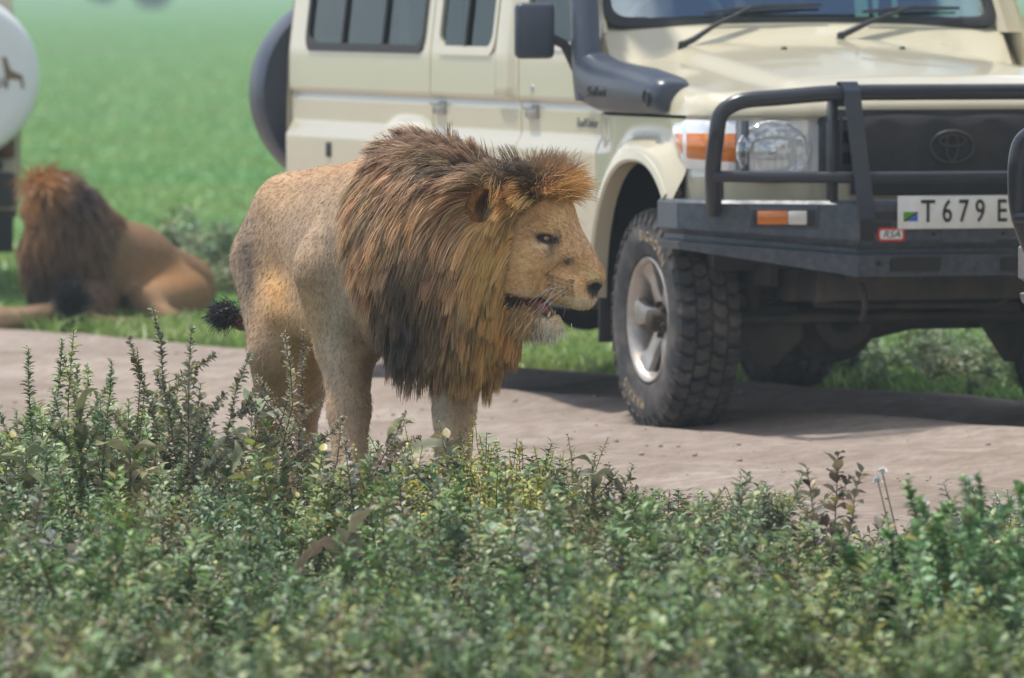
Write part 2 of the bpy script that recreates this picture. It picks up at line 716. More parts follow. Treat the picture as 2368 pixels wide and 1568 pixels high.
MAT_LEAF = attr_mat('leaf', rough=0.45, spec=0.5, transl=0.26)
MAT_LEAF_DRY = attr_mat('felted_leaf', rough=0.85, spec=0.15, transl=0.22, var=0.18, vscale=35, bump=0.25)
MAT_STEM = simple('weed_stem', (0.115, 0.110, 0.055), 0.7, var=0.4, scale=14)
MAT_STEM_RED = simple('reddish_stem', (0.120, 0.060, 0.045), 0.7, var=0.3, scale=14)


def plant_proto(name, arrs, stem_mat=None):
    SV, SF, LV, LF, T = arrs
    hgt = float(np.quantile(LV[:, 2], 0.995))
    sm = np_mesh('stem', SV, SF, stem_mat or MAT_STEM, smooth=True)
    lm = np_mesh('foliage', LV, LF, MAT_LEAF, attrs={'tint': T})
    return name, sm, lm, hgt


def put_plant(proto, x, y, h, rz, label, group, z=0.006, squash=1.0, lean=(0, 0)):
    name, sm, lm, hgt = proto
    o = link(bpy.data.objects.new(name, sm))
    o.location = (x, y, z)
    s = h / hgt
    o.scale = (s * squash, s * squash, s)
    o.rotation_euler = (lean[0], lean[1], rz)
    f = link(bpy.data.objects.new('foliage', lm), o)
    f['kind'] = 'stuff'
    tag(o, label, 'weed', group)
    return o


# top edge of the near weeds, as heights allowed over the ground line (so that the road and the lion stay open behind them)
SIL = [(-400, 850), (0, 880), (100, 868), (200, 850), (300, 868), (420, 862), (520, 850), (600, 905), (690, 940), (760, 905), (810, 930), (870, 1030), (930, 1052),
       (1000, 1025), (1100, 1005), (1200, 1020), (1260, 1040), (1400, 1095), (1500, 1135), (1640, 1145), (1720, 1125), (1840, 1130), (1900, 1185),
       (1945, 1270), (1990, 1300), (2080, 1285), (2150, 1205), (2240, 1150), (2368, 1105), (2800, 1080)]


def sil(px):
    return np.interp(px, [a for a, b in SIL], [b for a, b in SIL])


def to_px(x, y):
    return 1184.0 + x / y * FPX


def allowed_h(x, y):
    px = to_px(x, y)
    return P(px, float(sil(px)), y).z


def build_weeds():
    protos = []
    spec = [
        ('leafy_weed', dict(h=0.36, leafL=0.030, leafW=0.012), 'low weed with narrow mid green leaves in the verge', None),
        ('leafy_weed', dict(h=0.40, leafL=0.024, leafW=0.010, dens=1.25, tone=(0.060, 0.125, 0.050)), 'bushy weed with dense blue green small leaves in the verge', None),
        ('leafy_weed', dict(h=0.42, leafL=0.034, leafW=0.017, dens=0.8, tone=(0.085, 0.150, 0.060), spread=0.9), 'sprawling weed with broad pale green leaves in the verge', None),
        ('leafy_weed', dict(h=0.36, leafL=0.022, leafW=0.008, dens=1.1, tone=(0.095, 0.130, 0.055), yellow=0.04), 'olive brown weed with tiny leaves in the verge', MAT_STEM_RED),
        ('leafy_weed', dict(h=0.44, leafL=0.030, leafW=0.010, dens=1.2, tone=(0.065, 0.135, 0.040), tipfat=True, spread=0.5), 'upright weed with leaf clusters at its tips in the verge', MAT_STEM_RED),
        ('leafy_weed', dict(h=0.40, leafL=0.016, leafW=0.008, dens=1.0, tone=(0.165, 0.215, 0.045), spread=0.55, branches=7), 'feathery yellow green weed with thin stems in the verge', None),
        ('leafy_weed', dict(h=0.38, leafL=0.026, leafW=0.013, dens=1.0, tone=(0.095, 0.125, 0.080), spread=1.0), 'grey green spreading weed in the verge', None),
    ]
    for nm, kw, lab, sm in spec:
        kw['leafW'] *= 1.25
        kw['leafL'] *= 1.08
        kw['dens'] = kw.get('dens', 1.0) * 1.2
    for i, (nm, kw, lab, sm) in enumerate(spec):
        for var in range(2):
            protos.append((plant_proto(nm, weed(100 + i * 10 + var, **kw), sm), lab, i))
    grp = 'weeds crowding the near verge of the road'
    rng = np.random.default_rng(21)
    placed = []
    tries = 0
    while len(placed) < 285 and tries < 60000:
        tries += 1
        y = rng.uniform(16.6, 27.5)
        half = 1190.0 / FPX * y + 0.25
        x = rng.uniform(-half, half)
        w = RN[0] * x + RN[1] * y
        if w > ROAD_NEAR + 0.05 + 0.25 * (vnoise(np.array([x * 2.0]), np.array([y * 2.0]), 40)[0] - 0.5):
            continue
        px = to_px(x, y)
        ok = True
        for (ax, ay, ah) in placed:
            if (ax - x) ** 2 + (ay - y) ** 2 < 0.16 ** 2:
                ok = False
                break
        if not ok:
            continue
        for lx, ly in LION_FEET:
            if (lx - x) ** 2 + (ly - y) ** 2 < 0.14 ** 2:
                ok = False
        for bx_, by_ in BROAD_AT:
            if abs(bx_ - x) < 0.13 and by_ - 0.5 < y < by_ + 0.05:
                ok = False
        if LION_BOX[0] < x < LION_BOX[1] and y > LION_BOX[2]:
            ok = ok and rng.random() < 0.35
        if not ok:
            continue
        h = min(rng.uniform(0.24, 0.42), allowed_h(x, y) * rng.uniform(0.90, 1.0))
        if h < 0.10:
            continue
        placed.append((x, y, h))
        dens_n = vnoise(np.array([x * 1.1]), np.array([y * 0.8]), 50)[0]
        if px > 1850 and y < 22.3:
            kind = rng.choice([0, 2, 4], p=[0.5, 0.3, 0.2])
        elif 950 < px < 1350 and y > 22.5:
            kind = rng.choice([3, 5, 0, 4], p=[0.35, 0.3, 0.2, 0.15])
        elif dens_n < 0.35:
            kind = rng.choice([0, 1, 4], p=[0.3, 0.4, 0.3])
        elif dens_n < 0.6:
            kind = rng.choice([0, 2, 6, 3], p=[0.3, 0.3, 0.25, 0.15])
        else:
            kind = rng.choice([1, 3, 4, 2], p=[0.2, 0.35, 0.25, 0.2])
        pr, lab, _ = protos[int(kind) * 2 + int(rng.integers(0, 2))]
        if abs(x + 0.35) < 0.60 and y > 23.4:
            where = 'growing before the walking lion'
        elif RN[0] * x + RN[1] * y > ROAD_NEAR - 0.75:
            where = 'at the edge of the dirt road'
        elif y < 20.2:
            where = 'blurred low in the near weeds'
        else:
            where = 'in the middle of the verge'
        put_plant(pr, x, y, h, rng.uniform(0, 6.28), lab.replace('in the verge', where), grp, squash=rng.uniform(0.9, 1.35) * max(1.0, 0.30 / h) ** 0.7)
    # low ground cover between them, nobody could count it
    n = 78000
    y = rng.uniform(16.2, 27.6, n)
    x = rng.uniform(-1, 1, n) * (1190.0 / FPX * y + 0.35)
    w = RN[0] * x + RN[1] * y
    keep = (w < ROAD_NEAR - 0.05 + 0.4 * (vnoise(x * 3, y * 3, 41) - 0.5)) & (vnoise(x * 1.7, y * 1.3, 44) + rng.random(n) * 0.5 > 0.42)
    x, y = x[keep], y[keep]
    n = len(x)
    z = 0.012 + 0.13 * rng.random(n) ** 1.4 * (0.4 + vnoise(x * 2.2, y * 1.9, 43))
    d = np.stack([rng.normal(0, 1, n), rng.normal(0, 1, n), rng.uniform(0.1, 1.2, n)], 1)
    nr = np.stack([rng.normal(0, 0.4, n), rng.normal(0, 0.4, n) - 0.15, np.ones(n)], 1)
    L = rng.uniform(0.016, 0.036, n)
    V, F = leaves_arrays(np.stack([x, y, z], 1), d, nr, L, L * rng.uniform(0.35, 0.55, n))
    tone = np.array([2.2, 1.80, 1.92]) * GREENS[rng.integers(0, 5, n)] * rng.uniform(0.6, 1.3, (n, 1)) * np.stack([0.85 + 0.5 * vnoise(x * 1.3, y, 45), np.ones(n), np.ones(n)], 1)
    dry = rng.random(n) < 0.06
    tone[dry] = np.array([0.17, 0.125, 0.07]) * rng.uniform(0.6, 1.3, (int(dry.sum()), 1))
    o = np_obj('ground_cover', V, F, MAT_LEAF, attrs={'tint': np.repeat(tone, 8, 0)})
    tag(o, 'low mat of small green leaves covering the near verge', 'ground cover', kind='stuff')
    # dead thin twigs and dry stalks in the mat
    paths, rad = [], []
    for i in range(1500):
        yy = rng.uniform(17, 27)
        xx = rng.uniform(-1, 1) * (1190.0 / FPX * yy + 0.2)
        if RN[0] * xx + RN[1] * yy > ROAD_NEAR - 0.1:
            continue
        hh = min(rng.uniform(0.08, 0.34), allowed_h(xx, yy) * 1.02)
        paths.append(sprig((xx, yy, 0.0), (rng.normal(0, 0.5), rng.normal(0, 0.5), 1), hh, rng, 0.2, 5))
        rad.append((0.0022, 0.0006))
    V, F = stems_arrays(paths, rad)
    o = np_obj('dry_stalks', V, F, simple('dry_stalk', (0.20, 0.150, 0.095), 0.85, var=0.45, scale=3.0))
    tag(o, 'thin dry brown stalks standing among the verge weeds', 'stalks', kind='stuff')


def tall_sprigs():
    """the separate stems that stick up above the mass"""
    specs = [
        # (px top, py top, px base, Y, seed, kw, label)
        (75, 790, 70, 24.6, 1, dict(nst=3, h=0.5, leafL=0.026, leafW=0.010, spread=0.12, branches=1, dens=1.6, tipfat=True, tone=(0.065, 0.135, 0.045)), 'tall leafy green sprig pair with tufted tips over the dirt road edge'),
        (212, 768, 200, 24.4, 2, dict(nst=2, h=0.5, leafL=0.030, leafW=0.013, spread=0.15, branches=3, dens=0.9, tone=(0.090, 0.150, 0.045)), 'single tall pale stemmed sprig with loose tip leaves by the resting lion'),
        (348, 822, 320, 24.3, 3, dict(nst=2, h=0.45, leafL=0.020, leafW=0.009, spread=0.3, branches=2, dens=1.2, tone=(0.070, 0.110, 0.040)), 'thin leaning sprig with a dark flowering tip'),
        (530, 770, 420, 24.3, 4, dict(nst=5, h=0.55, leafL=0.028, leafW=0.014, spread=0.6, branches=5, dens=1.3, tone=(0.095, 0.125, 0.070), bend=0.2), 'bushy leaning weed with round pale leaves reaching to the dark tail tuft'),
        (640, 775, 520, 24.35, 5, dict(nst=4, h=0.6, leafL=0.020, leafW=0.008, spread=0.75, branches=5, dens=1.6, tone=(0.110, 0.130, 0.070), bend=0.1), 'long slanting feathery sprig crossing the hind leg of the walking lion'),
        (800, 810, 690, 24.4, 6, dict(nst=4, h=0.55, leafL=0.020, leafW=0.009, spread=0.75, branches=5, dens=1.5, tone=(0.115, 0.130, 0.080), bend=0.1), 'slanting feathery grey green sprig crossing the foreleg of the walking lion'),
        (230, 845, 235, 24.1, 7, dict(nst=3, h=0.4, leafL=0.026, leafW=0.012, spread=0.25, branches=3, dens=1.2), 'short upright green sprig beside the taller pale stemmed one'),
        (1040, 985, 1040, 24.2, 8, dict(nst=6, h=0.42, leafL=0.015, leafW=0.007, spread=0.4, branches=6, dens=0.8, tone=(0.170, 0.240, 0.045)), 'wiry yellow green weed with bright tiny leaves before the foreleg'),
        (1180, 1005, 1180, 24.0, 9, dict(nst=6, h=0.40, leafL=0.014, leafW=0.006, spread=0.45, branches=6, dens=0.7, tone=(0.150, 0.190, 0.060)), 'thin stemmed pale green weed standing against the dirt'),
        (1310, 1020, 1290, 24.0, 10, dict(nst=5, h=0.40, leafL=0.018, leafW=0.008, spread=0.5, branches=5, dens=0.8, tone=(0.120, 0.150, 0.060)), 'spindly weed with drooping tip against the dirt road'),
        (1440, 1075, 1400, 23.9, 11, dict(nst=4, h=0.40, leafL=0.030, leafW=0.009, spread=0.6, branches=3, dens=0.9, tone=(0.085, 0.120, 0.060)), 'narrow leaved weed leaning over the dirt track'),
        (1640, 1120, 1540, 23.2, 12, dict(nst=3, h=0.42, leafL=0.022, leafW=0.008, spread=0.8, branches=3, dens=1.1, tone=(0.110, 0.115, 0.070), bend=0.05), 'brownish sprig lying out low across the dirt track'),
        (1700, 1100, 1700, 22.6, 13, dict(nst=7, h=0.42, leafL=0.040, leafW=0.011, spread=0.6, branches=3, dens=1.1, tone=(0.080, 0.130, 0.065)), 'clump of long narrow grey green leaves at the verge edge'),
        (1890, 1055, 1870, 22.4, 14, dict(nst=4, h=0.5, leafL=0.036, leafW=0.020, spread=0.5, branches=3, dens=0.55, tone=(0.085, 0.090, 0.055)), 'dark drooping weed with cupped leaves and hooked tips'),
        (2150, 1140, 2150, 20.6, 15, dict(nst=7, h=0.5, leafL=0.032, leafW=0.018, spread=0.45, branches=4, dens=1.2, tone=(0.070, 0.165, 0.050)), 'blurred bright green weed with rounded leaves close in'),
        (2330, 1100, 2340, 20.2, 16, dict(nst=8, h=0.5, leafL=0.032, leafW=0.018, spread=0.45, branches=4, dens=1.2, tone=(0.065, 0.155, 0.055)), 'tall blurred leafy weed below the grey bumper'),
        (2235, 1190, 2240, 19.8, 17, dict(nst=7, h=0.5, leafL=0.034, leafW=0.018, spread=0.5, branches=4, dens=1.2, tone=(0.075, 0.170, 0.060)), 'blurred bushy weed between two taller leafy ones'),
    ]
    for px, py, pb, Y, seed, kw, lab in specs:
        top = P(px, py, Y)
        base = P(pb, 1000, Y)
        lean = math.atan2(top.x - base.x, top.z)
        kw = dict(kw, h=1.12 * top.z / max(0.5, math.cos(lean)), dens=kw['dens'] * 1.7, leafL=kw['leafL'] * 0.92, leafW=kw['leafW'] * 1.15, spread=kw['spread'] * (0.55 if abs(lean) > 0.1 else 1.0))
        pr = plant_proto('weed_sprig', weed(900 + seed, **kw), MAT_STEM_RED if seed % 3 == 0 else None)
        o = put_plant(pr, base.x, Y, top.z / max(0.5, math.cos(lean)), 0.6 * seed, lab, None, lean=(0, 0))
        o.rotation_euler = (Matrix.Rotation(lean, 3, 'Y') @ Matrix.Rotation(0.6 * seed, 3, 'Z')).to_euler()


def big_leaf_mesh(L, Wd, curl, seed):
    rng = np.random.default_rng(seed)
    nu, nv = 11, 7
    V = []
    for i in range(nu):
        t = i / (nu - 1)
        w = Wd * math.sin(PI * min(1, t * 0.93 + 0.05)) ** 0.75 * (1 - 0.25 * t)
        for j in range(nv):
            s = j / (nv - 1) * 2 - 1
            x = L * t
            z = L * (0.55 * t - 0.85 * curl * t * t) + abs(s) * w * 0.28 + 0.05 * L * math.sin(t * 9 + s * 2 + seed) * abs(s)
            V.append((x, s * w * 0.5 + 0.03 * L * math.sin(3 * t + seed), z))
    V = np.array(V) + rng.normal(0, L * 0.006, (nu * nv, 3))
    return V, grid_faces(nu, nv)


BROAD = [
        (300, 1075, 24.0, 9, 0.105, (0.205, 0.200, 0.120), 'broad leaved plant with curled felted olive leaves below the pale sprig'),
        (185, 985, 24.1, 6, 0.10, (0.150, 0.170, 0.095), 'broad leaved plant half dried among the verge weeds'),
        (590, 985, 24.6, 7, 0.120, (0.185, 0.200, 0.140), 'broad pale leaved plant in front of the hind legs'),
        (1035, 1040, 24.6, 7, 0.105, (0.210, 0.190, 0.125), 'brown edged broad leaved plant at the front paw'),
        (900, 1050, 24.7, 4, 0.115, (0.120, 0.140, 0.075), 'dark flat leaved plant between the two forelegs'),
        (810, 1290, 22.4, 6, 0.125, (0.215, 0.190, 0.130), 'dry plant with long drooping buff leaves in the green mat'),
        (760, 1390, 21.9, 4, 0.115, (0.135, 0.155, 0.105), 'plant with two long grey green leaves in the green mat'),
        (60, 1090, 23.6, 6, 0.10, (0.110, 0.135, 0.070), 'plant with dark rounded leaves in the shaded hollow'),
        (1370, 1105, 23.8, 5, 0.075, (0.200, 0.190, 0.120), 'small plant with curled tan leaves beside the dirt'),
]
BROAD_AT = [(P(b[0], b[1], b[2]).x, b[2]) for b in BROAD]


def broadleaf_plants():
    for k, (px, py, Y, n, L, col, lab) in enumerate(BROAD):
        py -= 22
        L *= 1.25
        col = tuple(1.35 * q for q in col)
        rng = np.random.default_rng(300 + k)
        top = P(px, py, Y)
        hz = max(0.10, top.z)
        root = empty('broadleaf_plant', (top.x, Y, 0.006))
        tag(root, lab, 'plant')
        st = MB()
        path = [(0, 0, -0.01), (0.006, 0.004, hz * 0.5), (0, 0.004, hz)]
        st.tube(path, [0.006, 0.005, 0.003], 6)
        st.build('stem', MAT_STEM, root)
        for i in range(n):
            LL = L * rng.uniform(0.75, 1.25)
            V, F = big_leaf_mesh(LL, LL * rng.uniform(0.40, 0.55), rng.uniform(0.4, 1.5), 10 * k + i)
            tint = np.array(col) * rng.uniform(0.75, 1.25) * np.array([rng.uniform(0.9, 1.15), 1, rng.uniform(0.85, 1.1)])
            edge = np.abs(np.tile(np.linspace(-1, 1, 7), 11))
            T = tint[None] * (1 + 0.35 * (edge[:, None] > 0.9))
            o = np_obj('leaf', V, F, MAT_LEAF_DRY, root, smooth=True, attrs={'tint': T})
            o.location = (0, 0, hz * (0.55 + 0.45 * (i + 1) / n))
            o.rotation_euler = (rng.normal(0, 0.3), rng.normal(-0.2, 0.4), i * 2.4 + rng.normal(0, 0.3))


def white_flowers():
    m_pet = simple('white_petals', (0.78, 0.78, 0.76), 0.6, var=0.05)
    specs = [(2030, 1118, 2100, 22.0, 'white flower head on a bare leaning stalk over the dirt, lower of the crossed pair'),
             (2040, 1096, 2110, 22.1, 'white flower head on a bare leaning stalk over the dirt, higher of the crossed pair'),
             (2242, 1120, 2235, 20.8, 'white flower head above the blurred leafy weeds'),
             (2135, 1170, 2120, 20.9, 'small white flower head at the tip of a blurred weed'),
             (1715, 1275, 1710, 22.3, 'small white flower low in the grey green clump')]
    for k, (px, py, pb, Y, lab) in enumerate(specs):
        top = P(px, py, Y)
        bx = P(pb, 1200, Y).x
        root = empty('white_flower', (bx, Y, 0.006))
        tag(root, lab, 'flower')
        st = MB()
        st.tube([(0, 0, -0.01), ((top.x - bx) * 0.35, 0, top.z * 0.5), (top.x - bx, 0, top.z)], [0.003, 0.0022, 0.0016], 5)
        st.build('stalk', MAT_STEM, root)
        B = np.tile(np.array([[top.x - bx, 0, top.z]]), (26, 1))
        rng = np.random.default_rng(k)
        d = norm(rng.normal(0, 1, (26, 3)) + np.array([0, 0, 0.7]))
        V, F = leaves_arrays(B, d, rng.normal(0, 1, (26, 3)), rng.uniform(0.010, 0.018, 26), np.full(26, 0.007))
        np_obj('petals', V, F, m_pet, root)


def blades(n, region, hh, wid, tone, seed, name, label):
    """upright grass blades, one mesh"""
    rng = np.random.default_rng(seed)
    x, y = region(n, rng)
    n = len(x)
    h = hh * rng.uniform(0.5, 1.3, n) * (0.55 + 0.9 * vnoise(x * 0.9, y * 0.7, 60))
    a = rng.uniform(0, PI, n)
    wv = np.stack([np.cos(a), np.sin(a), 0 * a], 1) * (wid * rng.uniform(0.6, 1.4, n))[:, None]
    ln = np.stack([rng.normal(0, 0.35, n), rng.normal(0, 0.35, n), np.ones(n)], 1)
    b = np.stack([x, y, np.zeros(n) - 0.004], 1)
    m = b + ln * (h * 0.55)[:, None]
    tip = b + ln * np.array([1.6, 1.6, 0.95]) * h[:, None]
    V = np.stack([b - wv, b + wv, m + wv * 0.8, m - wv * 0.8, tip], 1).reshape(-1, 3)
    f = np.array([[0, 1, 2], [0, 2, 3], [3, 2, 4]])
    F = (f[None] + (np.arange(n) * 5)[:, None, None]).reshape(-1, 3)
    T = 1.45 * np.array(tone)[None] * (1 + (rng.uniform(0.6, 1.35, (n, 1)) - 1) * (0.25 if y.max() > 100 else 1.0)) * np.stack([0.8 + 0.55 * vnoise(x * 0.5, y * 0.4, 61), np.ones(n), 0.8 + 0.4 * rng.random(n)], 1)
    o = np_obj(name, V, F, MAT_LEAF, attrs={'tint': np.repeat(T, 5, 0)})
    tag(o, label, 'grass', kind='stuff')


def far_grass():
    def strip(y0, y1, extra=0.0, pw=1.25):
        def fn(n, rng):
            y = y0 + (y1 - y0) * rng.random(n) ** pw
            x = rng.uniform(-1, 1, n) * (1230.0 / FPX * y + 1.2)
            w = RN[0] * x + RN[1] * y
            k = w > ROAD_FAR + extra + 0.35 * (vnoise(x * 2.5, y * 2.5, 62) - 0.5)
            return x[k], y[k]
        return fn
    blades(185000, strip(33.3, 52.0, 0.02, 1.5), 0.075, 0.0075, (0.160, 0.255, 0.068), 71, 'short_grass', 'short green grass beyond the dirt road')
    blades(85000, strip(44.0, 300.0, 0.0, 3.6), 0.05, 0.020, (0.170, 0.285, 0.088), 72, 'meadow_grass', 'bright green meadow grass behind the vehicles')
    # a few loose weeds seen under the vehicle and round the resting lion
    labs = ['dark leafy weed on the far road edge under the vehicle', 'leafy weed in the grass beside the resting lion']
    pr = [plant_proto('roadside_weed', weed(400 + i, h=0.34, nst=9, leafL=0.040, leafW=0.016, dens=0.8, spread=0.8, tone=t)) for i, t in
          enumerate([(0.075, 0.150, 0.050), (0.060, 0.130, 0.050), (0.085, 0.140, 0.060)])]
    rng = np.random.default_rng(5)
    for i in range(34):
        px = 1940 + 470 * rng.random()
        Y = rng.uniform(34.6, 37.2)
        x = (px - 1184) / FPX * Y
        if RN[0] * x + RN[1] * Y < ROAD_FAR + 0.12:
            Y += 1.2
            x = (px - 1184) / FPX * Y
        if RN[0] * x + RN[1] * Y < ROAD_FAR + 0.1:
            continue
        put_plant(pr[i % 3], x, Y, rng.uniform(0.12, 0.27), rng.uniform(0, 6), labs[0], 'weeds on the far road edge', squash=1.5)
    for i in range(10):
        px = 395 + 175 * rng.random()
        Y = rng.uniform(43.5, 47.5)
        put_plant(pr[i % 3], (px - 1184) / FPX * Y, Y, rng.uniform(0.25, 0.48), rng.uniform(0, 6), labs[1], 'weeds by the resting lion', squash=1.6)
    # far shrubs on the plain
    for k, (px, Y, h, wd) in enumerate([(236, 520, 1.6, 1.5), (352, 440, 1.7, 1.6), (190, 900, 2.4, 3.0), (600, 1100, 2.6, 5.0)]):
        rg = np.random.default_rng(80 + k)
        root = empty('distant_shrub', ((px - 1184) / FPX * Y, Y, -0.1))
        tag(root, ['wide low dark shrub far off on the plain', 'small round dark shrub far off on the plain', 'dark shrub standing nearest on the far plain', 'long faint thicket at the far end of the plain'][k], 'shrub')
        st = MB()
        for q in range(5):
            a = q * 1.3
            st.tube([(0, 0, -0.1), (math.cos(a) * wd * 0.15, math.sin(a) * wd * 0.15, h * 0.4), (math.cos(a) * wd * 0.3, math.sin(a) * wd * 0.3, h * 0.8)], [0.09, 0.06, 0.02], 5)
        st.build('trunk', MAT_STEM, root)
        n = 1500
        d = norm(rg.normal(0, 1, (n, 3))) * rg.uniform(0.55, 1, (n, 1))
        c = d * np.array([wd * 0.5, wd * 0.5, h * 0.48]) + np.array([0, 0, h * 0.55])
        V, F = leaves_arrays(c, rg.normal(0, 1, (n, 3)), rg.normal(0, 1, (n, 3)), rg.uniform(0.25, 0.5, n), rg.uniform(0.12, 0.25, n))
        np_obj('crown', V, F, MAT_LEAF, root, attrs={'tint': np.repeat(np.array([[0.055, 0.085, 0.050]]) * rg.uniform(0.6, 1.3, (n, 1)), 8, 0)})
# ------------------------------------------------------------------ bodies as blended implicit shapes, skinned to one surface
class Field:
    def __init__(self, xs, ys, zs):
        self.ax = [np.asarray(xs), np.asarray(ys), np.asarray(zs)]
        self.d = np.full((len(xs), len(ys), len(zs)), 1.0, np.float32)

    def block(self, lo, hi):
        sl = []
        for a, l, h in zip(self.ax, lo, hi):
            i0 = max(0, int(np.searchsorted(a, l)) - 1)
            i1 = min(len(a), int(np.searchsorted(a, h)) + 1)
            sl.append(slice(i0, max(i1, i0 + 1)))
        X, Y, Z = np.meshgrid(*(a[s] for a, s in zip(self.ax, sl)), indexing='ij')
        return tuple(sl), np.stack([X, Y, Z], -1).astype(np.float32)

    def join(self, sl, dn, k):
        d = self.d[sl]
        h = np.maximum(k - np.abs(d - dn), 0) / max(k, 1e-6)
        self.d[sl] = np.minimum(d, dn) - h * h * k * 0.25

    def carve(self, sl, dn, k):
        d = self.d[sl]
        dn = -dn
        h = np.maximum(k - np.abs(d - dn), 0) / max(k, 1e-6)
        self.d[sl] = np.maximum(d, dn) + h * h * k * 0.25

    def cone(self, a, b, r1, r2, k=0.04, cut=False):
        a = np.array(a, np.float32)
        b = np.array(b, np.float32)
        m = max(r1, r2) + k + 0.06
        sl, p = self.block(np.minimum(a, b) - m, np.maximum(a, b) + m)
        ba = b - a
        l2 = float(ba @ ba) + 1e-9
        t = np.clip(((p - a) @ ba) / l2, 0, 1)
        dn = np.linalg.norm(p - a - t[..., None] * ba, axis=-1) - (r1 + (r2 - r1) * t)
        (self.carve if cut else self.join)(sl, dn, k)
        return self

    def ell(self, c, r, R=None, k=0.04, cut=False):
        """ellipsoid with radii r along the columns of R"""
        c = np.array(c, np.float32)
        R = np.eye(3) if R is None else np.array(R)
        r = np.array(r, np.float32)
        ext = np.sqrt(((R * r) ** 2).sum(1)) + k + 0.06
        sl, p = self.block(c - ext, c + ext)
        q = (p - c) @ R.astype(np.float32)
        k0 = np.linalg.norm(q / r, axis=-1)
        k1 = np.linalg.norm(q / (r * r), axis=-1)
        dn = k0 * (k0 - 1) / np.maximum(k1, 1e-6)
        (self.carve if cut else self.join)(sl, dn, k)
        return self

    def sample(self, p):
        idx = []
        fr = []
        for i in range(3):
            a = self.ax[i]
            j = np.clip(np.searchsorted(a, p[:, i]) - 1, 0, len(a) - 2)
            idx.append(j)
            fr.append(np.clip((p[:, i] - a[j]) / (a[j + 1] - a[j]), 0, 1))
        out = 0
        for dx in (0, 1):
            for dy in (0, 1):
                for dz in (0, 1):
                    w = (fr[0] if dx else 1 - fr[0]) * (fr[1] if dy else 1 - fr[1]) * (fr[2] if dz else 1 - fr[2])
                    out = out + w * self.d[idx[0] + dx, idx[1] + dy, idx[2] + dz]
        return out

    def grad(self, p, e=0.008):
        g = np.zeros_like(p)
        for i in range(3):
            o = np.zeros(3)
            o[i] = e
            g[:, i] = self.sample(p + o) - self.sample(p - o)
        return norm(g)

    def skin(self):
        """surface nets"""
        d = self.d
        nx, ny, nz = d.shape
        s = d < 0
        c = s[:-1, :-1, :-1].astype(np.int8)
        for dx in (0, 1):
            for dy in (0, 1):
                for dz in (0, 1):
                    if dx + dy + dz:
                        c = c + s[dx:nx - 1 + dx, dy:ny - 1 + dy, dz:nz - 1 + dz]
        cells = np.argwhere((c > 0) & (c < 8))
        vid = np.full((nx - 1, ny - 1, nz - 1), -1, np.int64)
        vid[cells[:, 0], cells[:, 1], cells[:, 2]] = np.arange(len(cells))
        acc = np.zeros((len(cells), 3))
        cnt = np.zeros(len(cells))
        corners = [(0, 0, 0), (1, 0, 0), (0, 1, 0), (1, 1, 0), (0, 0, 1), (1, 0, 1), (0, 1, 1), (1, 1, 1)]

        def cpos(off):
            return np.stack([self.ax[i][cells[:, i] + off[i]] for i in range(3)], 1)
        for a in corners:
            for i in range(3):
                if a[i] == 0:
                    b = list(a)
                    b[i] = 1
                    va = d[cells[:, 0] + a[0], cells[:, 1] + a[1], cells[:, 2] + a[2]]
                    vb = d[cells[:, 0] + b[0], cells[:, 1] + b[1], cells[:, 2] + b[2]]
                    m = (va < 0) != (vb < 0)
                    t = np.where(m, va / np.where(va == vb, 1, va - vb), 0)[:, None]
                    pa, pb = cpos(a), cpos(b)
                    acc += np.where(m[:, None], pa + (pb - pa) * t, 0)
                    cnt += m
        V = acc / cnt[:, None]
        F = []
        for ax in range(3):
            u, v = (ax + 1) % 3, (ax + 2) % 3
            sa = [slice(None)] * 3
            sb = [slice(None)] * 3
            sa[ax] = slice(0, -1)
            sb[ax] = slice(1, None)
            e = s[tuple(sa)] != s[tuple(sb)]
            ed = np.argwhere(e)
            ok = (ed[:, u] > 0) & (ed[:, v] > 0) & (ed[:, u] < d.shape[u] - 1) & (ed[:, v] < d.shape[v] - 1)
            ed = ed[ok]
            flip = s[ed[:, 0], ed[:, 1], ed[:, 2]]
            q = []
            for (du, dv) in ((-1, -1), (0, -1), (0, 0), (-1, 0)):
                c2 = ed.copy()
                c2[:, u] += du
                c2[:, v] += dv
                q.append(vid[c2[:, 0], c2[:, 1], c2[:, 2]])
            q = np.stack(q, 1)
            q = np.where(flip[:, None], q, q[:, ::-1])
            F.append(q)
        return V, np.concatenate(F)


def blend_cols(px, py, base, blobs):
    """soft patches of coat colour and painted light laid over a base colour"""
    C = np.tile(np.array(base, float), (len(px), 1))
    for (bx, by, sx, sy, col, wt) in blobs:
        w = wt * np.exp(-0.5 * (((px - bx) / sx) ** 2 + ((py - by) / sy) ** 2))
        C += (np.array(col) - C) * w[:, None]
    return C


def area_sample(V, F, mask_face, n, rng):
    """random points on quads where mask_face holds"""
    F = F[mask_face]
    A = V[F]
    ar = 0.5 * np.linalg.norm(np.cross(A[:, 2] - A[:, 0], A[:, 3] - A[:, 1]), axis=1)
    i = rng.choice(len(F), n, p=ar / ar.sum())
    u, v = rng.random((2, n, 1))
    q = A[i]
    return q[:, 0] * (1 - u) * (1 - v) + q[:, 1] * u * (1 - v) + q[:, 2] * u * v + q[:, 3] * (1 - u) * v


